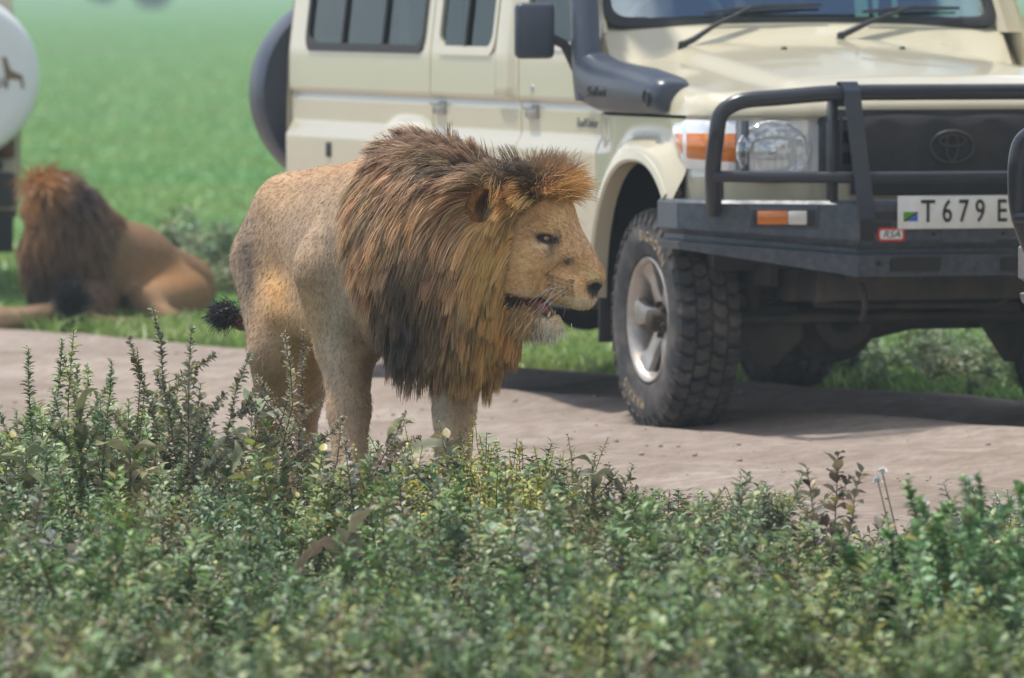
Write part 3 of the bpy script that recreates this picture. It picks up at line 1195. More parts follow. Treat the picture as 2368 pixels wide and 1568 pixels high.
def ribbons(pts, nrm, w0, w1, w2):
    """pts (n,S,3), nrm (n,3) facing; flat tapering strands"""
    n, S, _ = pts.shape
    t = norm(np.gradient(pts, axis=1))
    side = norm(np.cross(t, nrm[:, None, :]))
    k = np.linspace(0, 1, S)
    wd = np.interp(k, [0, 0.5, 1], [w0, w1, w2])[None, :, None]
    if isinstance(w0, np.ndarray):
        wd = wd
    L = pts + side * wd
    R = pts - side * wd
    V = np.stack([L, R], 2).reshape(-1, 3)
    i = np.arange(n)[:, None] * (2 * S)
    j = np.arange(S - 1)[None] * 2
    a = (i + j).ravel()
    F = np.stack([a, a + 1, a + 3, a + 2], 1)
    return V, F


def proj(p):
    c, s = math.cos(PITCH), math.sin(PITCH)
    dz = p[..., 2] - CAM_H
    depth = p[..., 1] * c - dz * s
    up = p[..., 1] * s + dz * c
    return 1184 + FPX * p[..., 0] / depth, 784 - FPX * up / depth


# ------------------------------------------------------------------ the walking lion
LO = Vector((-0.34, 25.6, 0.0))
LION_FEET = [(-0.455, 25.44), (-0.17, 25.38), (-0.70, 26.40), (-0.62, 26.66)]
LION_BOX = (-0.86, 0.05, 25.25)
L_FWD = np.array([0.309, -0.951, 0])
L_LEFT = np.array([0.951, 0.309, 0])
HY, HPI = math.radians(14), math.radians(12)
H_O = np.array(P(1227, 556, 25.22))
H_F = np.array([math.cos(HY) * math.cos(HPI), -math.sin(HY) * math.cos(HPI), -math.sin(HPI)])
H_L = np.array([math.sin(HY), math.cos(HY), 0])
H_U = np.cross(H_F, H_L)
H_R = np.stack([H_F, H_L, H_U], 1)
H_S = 1.03


def hp(f, l, u):
    return H_O + (H_F * f + H_L * l + H_U * u) * H_S


def build_lion():
    cs = np.array([-0.34, 25.60, 0])
    ch = np.array([-0.572, 26.46, 0])
    bod = np.stack([L_FWD, L_LEFT, [0, 0, 1]], 1)

    def seg(*parts):
        return np.concatenate([np.arange(a, b, st) for a, b, st in parts])
    fx = Field(seg((-1.02, -0.12, 0.012), (-0.12, 0.40, 0.0052)), seg((25.0, 25.52, 0.0056), (25.52, 27.0, 0.012)), seg((-0.02, 0.44, 0.012), (0.44, 0.86, 0.0052), (0.86, 1.26, 0.010)))
    Z = np.array([0, 0, 1.0])
    # trunk
    fx.cone(ch - L_FWD * 0.08 + Z * 0.890, ch + L_FWD * 0.1 + Z * 0.89, 0.150, 0.170, 0.05)
    fx.ell(ch + L_FWD * 0.30 + Z * 0.82, (0.34, 0.185, 0.255), bod, 0.10)
    fx.ell(cs - L_FWD * 0.22 + Z * 0.835, (0.32, 0.20, 0.265), bod, 0.10)
    fx.ell(cs + Z * 0.83, (0.26, 0.175, 0.265), bod, 0.08)
    fx.cone(ch + L_FWD * 0.1 + Z * 0.965, cs - L_FWD * 0.1 + Z * 1.01, 0.085, 0.10, 0.08)
    fx.ell(cs - L_FWD * 0.02 + Z * 1.02, (0.17, 0.10, 0.11), bod, 0.08)
    # neck, throat and chest under the mane
    nb = cs + L_FWD * 0.10 + Z * 0.90
    nk = hp(-0.13, 0, -0.02)
    mid = (nb + nk) / 2 + np.array([-0.01, -0.03, 0.0])
    fx.cone(nb, mid, 0.215, 0.195, 0.10)
    fx.cone(mid, nk, 0.195, 0.155, 0.10)
    fx.ell(cs + L_FWD * 0.20 + Z * 0.76, (0.15, 0.16, 0.19), bod, 0.10)
    fx.cone(cs + L_FWD * 0.24 + L_LEFT * 0.10 + Z * 0.74, hp(-0.11, 0.0, -0.16), 0.15, 0.115, 0.10)
    # legs
    for hip, knee, hock, ank, toe in (
            ((-0.682, 26.44, 0.79), (-0.690, 26.27, 0.54), (-0.715, 26.50, 0.285), (-0.700, 26.43, 0.075), (-0.685, 26.34, 0.04)),
            ((-0.565, 26.60, 0.79), (-0.600, 26.52, 0.54), (-0.635, 26.76, 0.285), (-0.622, 26.69, 0.075), (-0.605, 26.60, 0.04))):
        fx.cone(hip, knee, 0.150, 0.082, 0.06)
        fx.cone(np.array(hip) + (0, 0.08, -0.05), np.array(knee) + (0.0, 0.10, 0.04), 0.115, 0.070, 0.05)
        fx.cone(knee, hock, 0.080, 0.046, 0.04)
        fx.cone(hock, ank, 0.044, 0.044, 0.02)
        fx.cone(ank, toe, 0.046, 0.048, 0.03)
        for q in (-0.03, 0, 0.03):
            fx.ell(np.array(toe) + (q, -0.045, -0.012), (0.022, 0.035, 0.026), None, 0.012)
    for sh, el, mid2, wr, paw in (
            ((-0.495, 25.63, 0.80), (-0.478, 25.67, 0.585), (-0.468, 25.58, 0.40), (-0.460, 25.50, 0.20), (-0.455, 25.44, 0.055)),
            ((-0.190, 25.70, 0.80), (-0.158, 25.64, 0.585), (-0.166, 25.55, 0.40), (-0.172, 25.46, 0.20), (-0.168, 25.40, 0.055))):
        fx.cone(sh, el, 0.135, 0.086, 0.06)
        fx.cone(el, mid2, 0.082, 0.058, 0.04)
        fx.cone(mid2, wr, 0.058, 0.048, 0.03)
        fx.cone(wr, paw, 0.048, 0.050, 0.03)
        fx.ell(np.array(paw) + (0.005, -0.03, -0.01), (0.062, 0.075, 0.046), None, 0.03)
        for q in (-0.042, -0.014, 0.014, 0.042):
            fx.ell(np.array(paw) + (q, -0.085 - 0.01 * (abs(q) < 0.03), -0.02), (0.021, 0.036, 0.030), None, 0.012)
    # flank fold and belly
    fx.cone(np.array(P(668, 486, 26.44)), np.array(P(642, 600, 26.46)), 0.108, 0.106, 0.07)
    fx.cone((-0.66, 26.22, 0.66), (-0.52, 26.02, 0.62), 0.055, 0.06, 0.10)
    # tail
    tail = [P(640, 470, 26.60), P(592, 520, 26.66), P(582, 590, 26.72), P(578, 660, 26.78), P(584, 715, 26.78), P(576, 748, 26.74), P(556, 745, 26.70), P(540, 734, 26.68)]
    tr = [0.040, 0.030, 0.025, 0.022, 0.020, 0.018, 0.017, 0.020]
    for a, b, r1, r2 in zip(tail[:-1], tail[1:], tr[:-1], tr[1:]):
        fx.cone(np.array(a), np.array(b), r1, r2, 0.03)
    fx.ell(np.array(P(522, 727, 26.66)), (0.034, 0.030, 0.027), None, 0.02)
    # head
    def he(f, l, u, r, k=0.03, cut=False, R=None):
        fx.ell(hp(f, l, u), np.array(r) * H_S, H_R if R is None else H_R @ R, k, cut)

    def hc(a, b, r1, r2, k=0.03, cut=False):
        fx.cone(hp(*a), hp(*b), r1 * H_S, r2 * H_S, k, cut)
    he(-0.045, 0, 0.035, (0.145, 0.118, 0.125), 0.05)
    he(0.010, 0, 0.095, (0.085, 0.078, 0.060), 0.05)
    hc((0.030, 0, 0.055), (0.178, 0, -0.058), 0.070, 0.046, 0.04)
    for s in (-1, 1):
        hc((0.055, s * 0.030, 0.080), (0.150, s * 0.022, -0.012), 0.026, 0.024, 0.03)
        he(0.050, s * 0.060, 0.066, (0.040, 0.034, 0.024), 0.03)
        he(0.050, s * 0.078, -0.020, (0.060, 0.034, 0.040), 0.04)
        he(-0.010, s * 0.088, -0.060, (0.085, 0.048, 0.085), 0.05)
        he(0.122, s * 0.038, -0.102, (0.074, 0.040, 0.046), 0.022)
        he(0.172, s * 0.030, -0.118, (0.036, 0.030, 0.038), 0.02)
        he(-0.02, s * 0.07, -0.135, (0.08, 0.045, 0.055), 0.04)
    he(0.196, 0, -0.070, (0.026, 0.040, 0.026), 0.015)
    he(0.198, 0, -0.095, (0.016, 0.022, 0.024), 0.012)
    hc((-0.03, 0, -0.165), (0.075, 0, -0.205), 0.068, 0.046, 0.03)
    he(0.095, 0, -0.217, (0.042, 0.044, 0.038), 0.02)
    # mouth opening, nostrils, eye sockets
    Rm = np.array(Matrix.Rotation(math.radians(4), 3, 'Y'))
    he(0.052, 0, -0.174, (0.058, 0.16, 0.025), 0.012, True, Rm)
    he(0.10, 0, -0.160, (0.050, 0.030, 0.020), 0.012, True)
    for s in (-1, 1):
        he(0.210, s * 0.026, -0.082, (0.014, 0.013, 0.011), 0.008, True)
        he(0.062, s * 0.098, 0.022, (0.026, 0.024, 0.015), 0.012, True)
        # upper and lower lid
        hc((0.036, s * 0.083, 0.032), (0.082, s * 0.072, 0.030), 0.0095, 0.0095, 0.010)
        hc((0.036, s * 0.085, 0.014), (0.086, s * 0.073, 0.006), 0.0085, 0.0085, 0.010)
    # ears
    for s in (-1, 1):
        Re = np.array(Matrix.Rotation(s * math.radians(-32), 3, 'Z') @ Matrix.Rotation(math.radians(10), 3, 'Y') @ Matrix.Rotation(s * math.radians(-12), 3, 'X'))
        he(-0.122, s * 0.128, 0.078, (0.045, 0.034, 0.060), 0.020, False, Re)
        c = hp(-0.122, s * 0.128, 0.078) + (H_F * 0.020 + H_L * s * 0.026 - H_U * 0.002)
        fx.ell(c, (0.033, 0.032, 0.045), H_R @ Re, 0.008, True)
    V, F = fx.skin()
    # --- coat colours, with the lit foreleg edge and back rim painted in
    px, py = proj(V)
    q = (V - H_O) @ H_R / H_S
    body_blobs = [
        (730, 392, 90, 28, (0.40, 0.22, 0.095), 0.75), (690, 560, 60, 120, (0.325, 0.245, 0.170), 0.85), (800, 560, 60, 130, (0.30, 0.225, 0.155), 0.8),  # first patch paints the orange sunlit rim along the back
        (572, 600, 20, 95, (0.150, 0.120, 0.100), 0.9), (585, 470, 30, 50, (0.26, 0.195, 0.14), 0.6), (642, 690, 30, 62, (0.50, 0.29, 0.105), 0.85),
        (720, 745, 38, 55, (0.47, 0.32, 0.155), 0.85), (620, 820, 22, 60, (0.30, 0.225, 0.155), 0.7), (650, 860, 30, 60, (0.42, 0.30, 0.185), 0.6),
        (705, 850, 25, 60, (0.52, 0.38, 0.19), 0.8), (640, 440, 50, 40, (0.40, 0.265, 0.145), 0.6), (775, 760, 26, 80, (0.52, 0.47, 0.40), 0.85),  # last patch is a highlight on the foreleg's left edge, put into the colour
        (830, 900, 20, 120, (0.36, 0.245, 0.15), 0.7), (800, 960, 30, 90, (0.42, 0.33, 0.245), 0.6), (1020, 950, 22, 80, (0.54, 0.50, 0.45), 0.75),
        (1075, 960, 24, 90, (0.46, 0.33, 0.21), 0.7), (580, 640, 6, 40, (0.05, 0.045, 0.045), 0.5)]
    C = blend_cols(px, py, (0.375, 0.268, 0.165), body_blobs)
    tailm = (px < 596) & (V[:, 1] > 26.62) & (V[:, 2] < 0.95)
    C[tailm] = C[tailm] * 0.55
    tuft = tailm & (px < 566) & (V[:, 2] < 0.52)
    C[tuft] = (0.045, 0.040, 0.042)
    nz = vnoise(V[:, 0] * 38 + V[:, 1] * 21, V[:, 2] * 30, 6)
    nz2 = vnoise(V[:, 0] * 9 + V[:, 1] * 7, V[:, 2] * 8, 7)
    C *= (0.86 + 0.2 * nz + 0.14 * (nz2 - 0.5))[:, None]
    # under the mane: deep brown
    qq = (V - cs) @ L_FWD
    top = V[:, 2]
    na = norm(nk - nb)
    tt = (V - nb) @ na
    mane_body = smooth01(-0.03, 0.03, tt - np.interp(top, [0.58, 0.75, 0.95, 1.12], [0.16, 0.18, 0.13, 0.04])) * smooth01(0.60, 0.66, top)
    inhead = (q[:, 0] > -0.2) & (np.abs(q[:, 1]) < 0.22) & (q[:, 2] > -0.30) & (q[:, 2] < 0.25) & (V[:, 0] > -0.12)
    hairline = np.interp(q[:, 2], [-0.26, -0.16, -0.05, 0.06, 0.11, 0.16], [0.040, -0.020, -0.018, -0.020, 0.020, 0.058])
    face = smooth01(-0.018, 0.018, q[:, 0] - hairline) * inhead
    mane = np.clip(mane_body + inhead * (1 - face), 0, 1) * (1 - face)
    C += (np.array([0.16, 0.10, 0.055]) - C) * mane[:, None]
    # face
    f, l, u = q[:, 0], np.abs(q[:, 1]), q[:, 2]
    fc = np.tile(np.array([0.455, 0.275, 0.125]), (len(V), 1))

    def patch(cf, cl, cu, rf, rl, ru, col, wt=1.0, hard=1.0):
        w = np.clip(wt * np.exp(-0.5 * (((f - cf) / rf) ** 2 + ((l - cl) / rl) ** 2 + ((u - cu) / ru) ** 2) ** hard), 0, 1)
        fc[:] += (np.array(col) - fc) * w[:, None]
    patch(0.02, 0.09, -0.06, 0.05, 0.06, 0.05, (0.53, 0.36, 0.195), 0.9)
    patch(0.02, 0.09, 0.035, 0.022, 0.05, 0.030, (0.36, 0.225, 0.115), 0.8)
    patch(0.115, 0.0, 0.02, 0.06, 0.045, 0.045, (0.56, 0.40, 0.255), 1.0)
    patch(0.075, 0.045, 0.075, 0.02, 0.03, 0.030, (0.66, 0.50, 0.28), 0.9)
    patch(0.02, 0.03, 0.13, 0.05, 0.06, 0.04, (0.44, 0.265, 0.115), 0.8)
    patch(0.13, 0.06, -0.10, 0.045, 0.05, 0.034, (0.62, 0.41, 0.215), 1.0)
    patch(0.09, 0.07, -0.035, 0.03, 0.03, 0.018, (0.42, 0.31, 0.20), 0.8)
    patch(0.175, 0.03, -0.132, 0.032, 0.04, 0.015, (0.70, 0.60, 0.46), 1.0)
    patch(0.045, 0.085, -0.135, 0.03, 0.05, 0.016, (0.50, 0.40, 0.28), 0.6)
    patch(0.060, 0.085, -0.002, 0.026, 0.04, 0.007, (0.68, 0.54, 0.36), 1.0)
    patch(0.085, 0.075, 0.004, 0.009, 0.03, 0.022, (0.04, 0.03, 0.028), 1.1)
    patch(0.075, 0.080, -0.016, 0.014, 0.02, 0.007, (0.10, 0.075, 0.065), 0.7)
    patch(0.064, 0.085, 0.021, 0.030, 0.03, 0.0125, (0.028, 0.020, 0.018), 1.5, 2.0)
    patch(0.128, 0.045, -0.030, 0.011, 0.02, 0.008, (0.085, 0.072, 0.068), 1.1)
    patch(0.150, 0.040, -0.048, 0.006, 0.02, 0.004, (0.16, 0.12, 0.10), 0.7)
    # nose leather, pale worn top
    patch(0.206, 0.018, -0.090, 0.026, 0.030, 0.019, (0.025, 0.019, 0.019), 1.5, 1.7)
    patch(0.198, 0.016, -0.054, 0.020, 0.030, 0.011, (0.52, 0.41, 0.23), 1.2, 1.4)
    # chin and lips
    patch(0.085, 0.0, -0.225, 0.055, 0.06, 0.030, (0.70, 0.64, 0.53), 1.2, 1.5)
    mouth = (f > -0.012) & (f < 0.150) & (u < -0.138) & (u > -0.196)
    ins = smooth01(0.030, 0.008, np.abs(u + 0.170 + (f - 0.052) * 0.07) - 0.0) * mouth * smooth01(0.115, 0.10, f)
    fc += (np.array([0.020, 0.013, 0.014]) - fc) * np.clip(ins * 1.6, 0, 1)[:, None]
    # whisker spots
    for row, (u0, sl_) in enumerate([(-0.080, -0.10), (-0.092, -0.07), (-0.104, -0.04), (-0.116, 0.0)]):
        for i in range(6):
            ff = 0.085 + i * 0.0135 + row * 0.004
            patch(ff, 0.075, u0 + sl_ * (ff - 0.12), 0.0042, 0.05, 0.0034, (0.12, 0.07, 0.045), 1.0)
    # ears
    e1 = (f < -0.075) & (l > 0.085) & (u > 0.0)
    ear = np.exp(-0.5 * (((f + 0.125) / 0.04) ** 2 + ((l - 0.145) / 0.04) ** 2 + ((u - 0.09) / 0.05) ** 2)) * e1
    C += (np.array([0.36, 0.19, 0.075]) - C) * np.clip(ear * 2.2, 0, 1)[:, None]
    inner = np.exp(-0.5 * (((f + 0.100) / 0.018) ** 2 + ((l - 0.130) / 0.020) ** 2 + ((u - 0.066) / 0.024) ** 2)) * e1
    C += (np.array([0.045, 0.030, 0.026]) - C) * np.clip(inner * 1.5, 0, 1)[:, None]
    fc *= (0.84 + 0.3 * vnoise(V[:, 0] * 120 + V[:, 1] * 60, V[:, 2] * 110, 8))[:, None]
    C = C * (1 - face[:, None]) + fc * face[:, None]
    C = C * (np.array([1.28, 1.22, 1.16]) * (1 + 0.20 * face[:, None]))
    C = np.maximum(C / np.maximum(1.0, C.max(-1, keepdims=True) / 0.82), 0.01)

    root = empty('lion', LO)
    tag(root, 'walking male lion with a thick dark and golden mane, mouth slightly open', 'lion')
    org = np.array(LO)
    skin_m = attr_mat('lion_coat', rough=0.8, spec=0.2, var=0.16, vscale=90, bump=0.35, sheen=0.15)
    np_obj('body', V - org, F, skin_m, root, smooth=True, attrs={'tint': C})
    hair_m = attr_mat('lion_hair', rough=0.5, spec=0.4, transl=0.28)
    rng = np.random.default_rng(3)
    Fc = V[F].mean(1)
    fm = mane[F].mean(1)
    ff_face = face[F].mean(1)

    # ---- mane strands
    S = 8
    Fcen = hp(0.07, 0, -0.03)
    bx = np.array([-1.0, 0.10, 0.0])

    def strands(rt, jit):
        n = len(rt)
        nm = fx.grad(rt)
        rad = norm(rt - Fcen)
        hh = (rt - H_O) @ H_R / H_S
        dist = np.linalg.norm(rt - H_O, axis=1)
        nearhead = smooth01(0.42, 0.16, dist)
        crown = smooth01(0.03, 0.12, hh[:, 2]) * nearhead
        crest = smooth01(0.82, 1.0, nm[:, 2]) * smooth01(0.85, 0.98, rt[:, 2])
        low = smooth01(0.95, 0.70, rt[:, 2])
        d = norm(nm * (0.42 + 0.35 * crown + 0.35 * crest)[:, None] + rad * (0.14 + 0.46 * nearhead)[:, None] + bx * (0.24 * (1 - low))[:, None]
                 + np.array([0, 0, -1.0]) * (0.30 + 0.45 * low)[:, None] * (1 - 0.85 * np.maximum(crown, crest))[:, None] + rng.normal(0, jit, (n, 3)))
        L = 0.175 + 0.020 * low - 0.055 * crown - 0.065 * crest
        front = smooth01(0.0, 0.05, hh[:, 0]) * crown
        L = L * (1 - 0.40 * front)
        edge = smooth01(0.10, -0.10, (rt - cs) @ L_FWD) * smooth01(0.75, 0.95, rt[:, 2])
        L = L * (1 - 0.25 * edge) * rng.uniform(0.72, 1.12, n)
        cheek = smooth01(-0.10, -0.03, hh[:, 0]) * nearhead * (1 - crown)
        L = L * (1 - 0.45 * cheek)
        g = np.where(crown + crest > 0.5, 0.16, 0.28)[:, None]
        p = rt.copy()
        d = norm(d + (H_F * 0.55 + np.array([0, 0, 0.35])) * front[:, None])
        out = [p.copy()]
        st = (L / (S - 1))[:, None]
        for i in range(S - 1):
            d = norm(d + np.array([0, 0, -1.0]) * g + bx * 0.02 + rng.normal(0, jit * 0.55, (n, 3)))
            p = p + d * st
            sd_ = fx.sample(p)
            pen = sd_ < 0.012 + 0.010 * i / S
            if pen.any():
                gr = fx.grad(p[pen])
                p[pen] += gr * (0.014 + 0.010 * i / S - sd_[pen])[:, None]
            out.append(p.copy())
        return np.stack(out, 1), nm

    mm = fm > 0.45
    groots = area_sample(V, F, mm, 1100, rng)
    gp, gn = strands(groots, 0.10)
    roots = area_sample(V, F, mm, 56000, rng)
    sp, sn = strands(roots, 0.07)
    near = np.empty(len(roots), np.int64)
    for a in range(0, len(roots), 4000):
        b = roots[a:a + 4000]
        near[a:a + 4000] = ((b[:, None, :] - groots[None]) ** 2).sum(-1).argmin(1)
    k = (np.linspace(0, 1, S) ** 1.1)[None, :, None]
    off = (roots - groots[near])[:, None, :]
    cl = rng.uniform(0.45, 0.85, (len(roots), 1, 1))
    loose = (rng.random((len(roots), 1, 1)) < 0.08)
    cl = np.where(loose, 0.1, cl)
    sp = sp * (1 - cl * k) + (gp[near] + off * (1 - 0.6 * k)) * cl * k
    # keep the ears clear of falling hair
    flat = sp.reshape(-1, 3)
    for _ in range(2):
        sdv = fx.sample(flat)
        pen = sdv < 0.004
        flat[pen] += fx.grad(flat[pen]) * (0.006 - sdv[pen])[:, None]
    sp = flat.reshape(sp.shape)
    he_ = (sp - H_O) @ H_R / H_S
    hit = (((he_[..., 0] + 0.118) / 0.042) ** 2 + ((he_[..., 2] - 0.080) / 0.050) ** 2 < 1) & (np.abs(he_[..., 1]) > 0.108)
    okm = ~hit.any(1)
    sp, sn, near, roots = sp[okm], sn[okm], near[okm], roots[okm]
    RV, RF = ribbons(sp, norm(sn + rng.normal(0, 0.45, sn.shape)), 0.0016, 0.0013, 0.0003)
    hx, hy_ = proj(sp)
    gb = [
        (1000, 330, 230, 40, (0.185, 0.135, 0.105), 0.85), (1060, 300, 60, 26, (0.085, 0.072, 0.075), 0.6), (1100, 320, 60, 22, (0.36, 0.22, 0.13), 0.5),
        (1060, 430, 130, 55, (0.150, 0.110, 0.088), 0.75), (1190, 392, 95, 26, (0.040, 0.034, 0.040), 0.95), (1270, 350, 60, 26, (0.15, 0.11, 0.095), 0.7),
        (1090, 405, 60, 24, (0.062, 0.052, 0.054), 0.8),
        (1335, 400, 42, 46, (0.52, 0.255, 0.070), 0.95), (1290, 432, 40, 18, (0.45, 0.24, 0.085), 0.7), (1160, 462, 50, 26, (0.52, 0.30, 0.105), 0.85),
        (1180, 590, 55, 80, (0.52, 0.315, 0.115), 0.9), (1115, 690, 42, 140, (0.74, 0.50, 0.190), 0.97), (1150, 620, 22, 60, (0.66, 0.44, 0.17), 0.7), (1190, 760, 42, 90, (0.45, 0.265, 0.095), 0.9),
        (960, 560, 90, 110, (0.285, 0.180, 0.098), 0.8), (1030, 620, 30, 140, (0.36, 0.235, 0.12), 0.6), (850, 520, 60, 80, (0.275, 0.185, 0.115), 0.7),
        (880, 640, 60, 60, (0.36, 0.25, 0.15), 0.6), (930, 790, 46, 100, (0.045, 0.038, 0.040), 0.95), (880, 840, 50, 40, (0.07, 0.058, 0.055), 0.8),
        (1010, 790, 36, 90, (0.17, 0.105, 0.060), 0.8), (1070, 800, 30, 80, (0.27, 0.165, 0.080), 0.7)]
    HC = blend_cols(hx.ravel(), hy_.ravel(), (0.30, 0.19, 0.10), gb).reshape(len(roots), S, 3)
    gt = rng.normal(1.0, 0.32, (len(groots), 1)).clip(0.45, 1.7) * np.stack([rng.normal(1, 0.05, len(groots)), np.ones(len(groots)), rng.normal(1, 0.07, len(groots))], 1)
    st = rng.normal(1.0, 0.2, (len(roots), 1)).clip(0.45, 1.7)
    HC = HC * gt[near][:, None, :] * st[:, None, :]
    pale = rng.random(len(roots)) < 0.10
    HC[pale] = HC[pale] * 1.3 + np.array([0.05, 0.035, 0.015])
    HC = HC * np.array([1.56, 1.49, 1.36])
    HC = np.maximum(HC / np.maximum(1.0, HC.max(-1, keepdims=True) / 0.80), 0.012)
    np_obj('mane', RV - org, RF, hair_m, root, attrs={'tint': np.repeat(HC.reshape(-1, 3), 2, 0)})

    # ---- short coat
    def short(mask, n, ln, wd, flow, lift, name):
        r = area_sample(V, F, mask, n, rng)
        nm = fx.grad(r)
        fl = flow(r)
        fl = norm(fl - nm * (fl * nm).sum(1, keepdims=True))
        L = (ln * rng.uniform(0.6, 1.3, n))[:, None]
        d = norm(fl + nm * lift + rng.normal(0, 0.16, (n, 3)))
        pts = np.stack([r - nm * 0.002, r + d * L * 0.5, r + d * L - nm * L * 0.12], 1)
        hv, hf = ribbons(pts, norm(nm + rng.normal(0, 0.3, nm.shape)), wd, wd * 0.8, wd * 0.2)
        # colour of the nearest skin vertex
        ii = nearest_vert(r)
        c = C[ii] * rng.normal(1.06, 0.16, (n, 1)).clip(0.6, 1.6)
        np_obj(name, hv - org, hf, hair_m, root, attrs={'tint': np.repeat(np.clip(c, 0.012, 0.85), 6, 0)})

    cell = 0.012
    keys = np.floor(V / cell).astype(np.int64)
    table = {}
    for i, kk in enumerate(map(tuple, keys)):
        table.setdefault(kk, i)

    def nearest_vert(r):
        out = np.zeros(len(r), np.int64)
        kr = np.floor(r / cell).astype(np.int64)
        for i in range(len(r)):
            a, b, c0 = kr[i]
            j = table.get((a, b, c0))
            if j is None:
                for da, db, dc in ((1, 0, 0), (-1, 0, 0), (0, 1, 0), (0, -1, 0), (0, 0, 1), (0, 0, -1), (1, 1, 0), (-1, -1, 0), (1, 0, 1), (0, 1, 1), (0, -1, -1), (-1, 0, -1)):
                    j = table.get((a + da, b + db, c0 + dc))
                    if j is not None:
                        break
            out[i] = 0 if j is None else j
        return out

    short((fm < 0.5) & (ff_face < 0.3), 52000, 0.017, 0.0011, lambda r: np.tile(-L_FWD * 0.5 + np.array([0, 0, -0.8]), (len(r), 1)), 0.22, 'coat')
    muz = hp(0.20, 0, -0.08)
    notm = ~((np.abs(((Fc - H_O) @ H_R / H_S)[:, 2] + 0.172) < 0.022) & (((Fc - H_O) @ H_R / H_S)[:, 0] > 0.0))
    nose_d = np.linalg.norm(Fc - hp(0.205, 0, -0.085), axis=1)
    eye_d = np.minimum(np.linalg.norm(Fc - hp(0.062, -0.085, 0.022), axis=1), np.linalg.norm(Fc - hp(0.062, 0.085, 0.022), axis=1))
    short((ff_face > 0.5) & notm & (nose_d > 0.028) & (eye_d > 0.027), 17000, 0.012, 0.0008, lambda r: norm(r - muz) + np.array([0, 0, -0.25]), 0.30, 'face_fur')
    ear_c = [hp(-0.122, sg_ * 0.135, 0.080) for sg_ in (-1, 1)]
    ear_d = np.minimum(*[np.linalg.norm(Fc - e, axis=1) for e in ear_c])
    short((ear_d < 0.075) & (np.abs(((Fc - H_O) @ H_R / H_S)[:, 1]) > 0.10), 5000, 0.018, 0.0010, lambda r: np.tile(-H_F * 0.4 + H_U * 0.6, (len(r), 1)), 0.35, 'ear_fur')
    # ---- chin beard, ear fringe, tail tuft
    def lock(name, centre, spread, n, ln, dirv, col, wd=0.0011, jit=0.25):
        r = centre + rng.normal(0, 1, (n, 3)) * np.array(spread)
        d = norm(np.array(dirv)[None] + rng.normal(0, jit, (n, 3)))
        L = (ln * rng.uniform(0.5, 1.15, n))[:, None]
        gvec = np.array([0, 0, -0.35])
        pts = np.stack([r + (d * t + gvec * t * t * 0.6) * L for t in (0, 0.35, 0.7, 1.0)], 1)
        hv, hf = ribbons(pts, norm(rng.normal(0, 1, (n, 3)) + np.array([0, -1.5, 0])), wd, wd * 0.8, wd * 0.2)
        c = np.array(col)[None] * rng.normal(1, 0.2, (n, 1)).clip(0.5, 1.5)
        np_obj(name, hv - org, hf, hair_m, root, attrs={'tint': np.repeat(np.clip(c, 0.01, 0.88), 8, 0)})
    lock('chin_beard', hp(0.080, 0, -0.232), (0.026, 0.026, 0.012), 1700, 0.022, -H_U + H_F * 0.15, (0.78, 0.71, 0.58))
    lock('jaw_beard', hp(0.030, -0.03, -0.205), (0.022, 0.045, 0.018), 1500, 0.050, -H_U - H_F * 0.45, (0.56, 0.37, 0.18))
    lock('forehead_tuft', hp(0.030, 0, 0.150), (0.022, 0.048, 0.014), 3200, 0.095, H_F * 0.75 + H_U * 0.75, (0.60, 0.33, 0.105), 0.0010, 0.33)
    lock('forehead_tuft', hp(0.000, 0, 0.165), (0.030, 0.050, 0.010), 1500, 0.110, H_F * 0.25 + H_U * 1.0, (0.30, 0.19, 0.11), 0.0010, 0.40)
    lock('ear_fringe', hp(-0.085, -0.115, 0.055), (0.012, 0.012, 0.030), 900, 0.055, H_F * 0.2 - H_U * 0.8 - H_L * 0.5, (0.52, 0.33, 0.13))
    lock('ear_fringe', hp(-0.085, 0.115, 0.055), (0.012, 0.012, 0.030), 500, 0.055, H_F * 0.2 - H_U * 0.8 + H_L * 0.5, (0.52, 0.33, 0.13))
    lock('tail_tuft', np.array(P(526, 727, 26.66)), (0.016, 0.016, 0.012), 1700, 0.048, (-0.75, 0, 0.15), (0.045, 0.042, 0.048), 0.0014, 0.5)
    # ---- eyes, tongue, teeth, whiskers
    te = NT('amber_eye')
    at = te.n.new('ShaderNodeAttribute')
    at.attribute_name = 'tint'
    te.set(Base_Color=at.outputs['Color'], Roughness=0.25, Coat_Weight=0.25)
    for s in (-1, 1):
        c = hp(0.060, s * 0.0695, 0.0205)
        look = norm(H_F * 0.86 + H_L * s * 0.50 + H_U * -0.03)
        bm = bmesh.new()
        bmesh.ops.create_uvsphere(bm, u_segments=36, v_segments=24, radius=0.0185)
        ev = np.array([v.co[:] for v in bm.verts])
        ca = (ev / 0.0185) @ look
        col = np.tile(np.array([0.36, 0.24, 0.14]), (len(ev), 1))
        col[ca > 0.60] = (0.26, 0.11, 0.018)
        col[ca > 0.90] = (0.010, 0.008, 0.008)
        mb = MB()
        mb.bm(bm, Matrix.Translation(Vector(c) - LO))
        o = mb.build('eye', te.m, root, recalc=False)
        a = o.data.attributes.new('tint', 'FLOAT_COLOR', 'POINT')
        a.data.foreach_set('color', np.hstack([col, np.ones((len(col), 1))]).astype(np.float32).ravel())
    mb = MB()
    tg = [Vector(hp(0.00 + 0.10 * t, 0, -0.178 - 0.012 * t + 0.016 * math.sin(t * 3))) - LO for t in np.linspace(0, 1, 7)]
    mb.tube(tg, [0.022, 0.026, 0.027, 0.026, 0.024, 0.018, 0.006], 10)
    mb.build('tongue', simple('tongue', (0.36, 0.13, 0.10), 0.4, var=0.1), root)
    tm = simple('tooth', (0.70, 0.62, 0.45), 0.3, var=0.06)
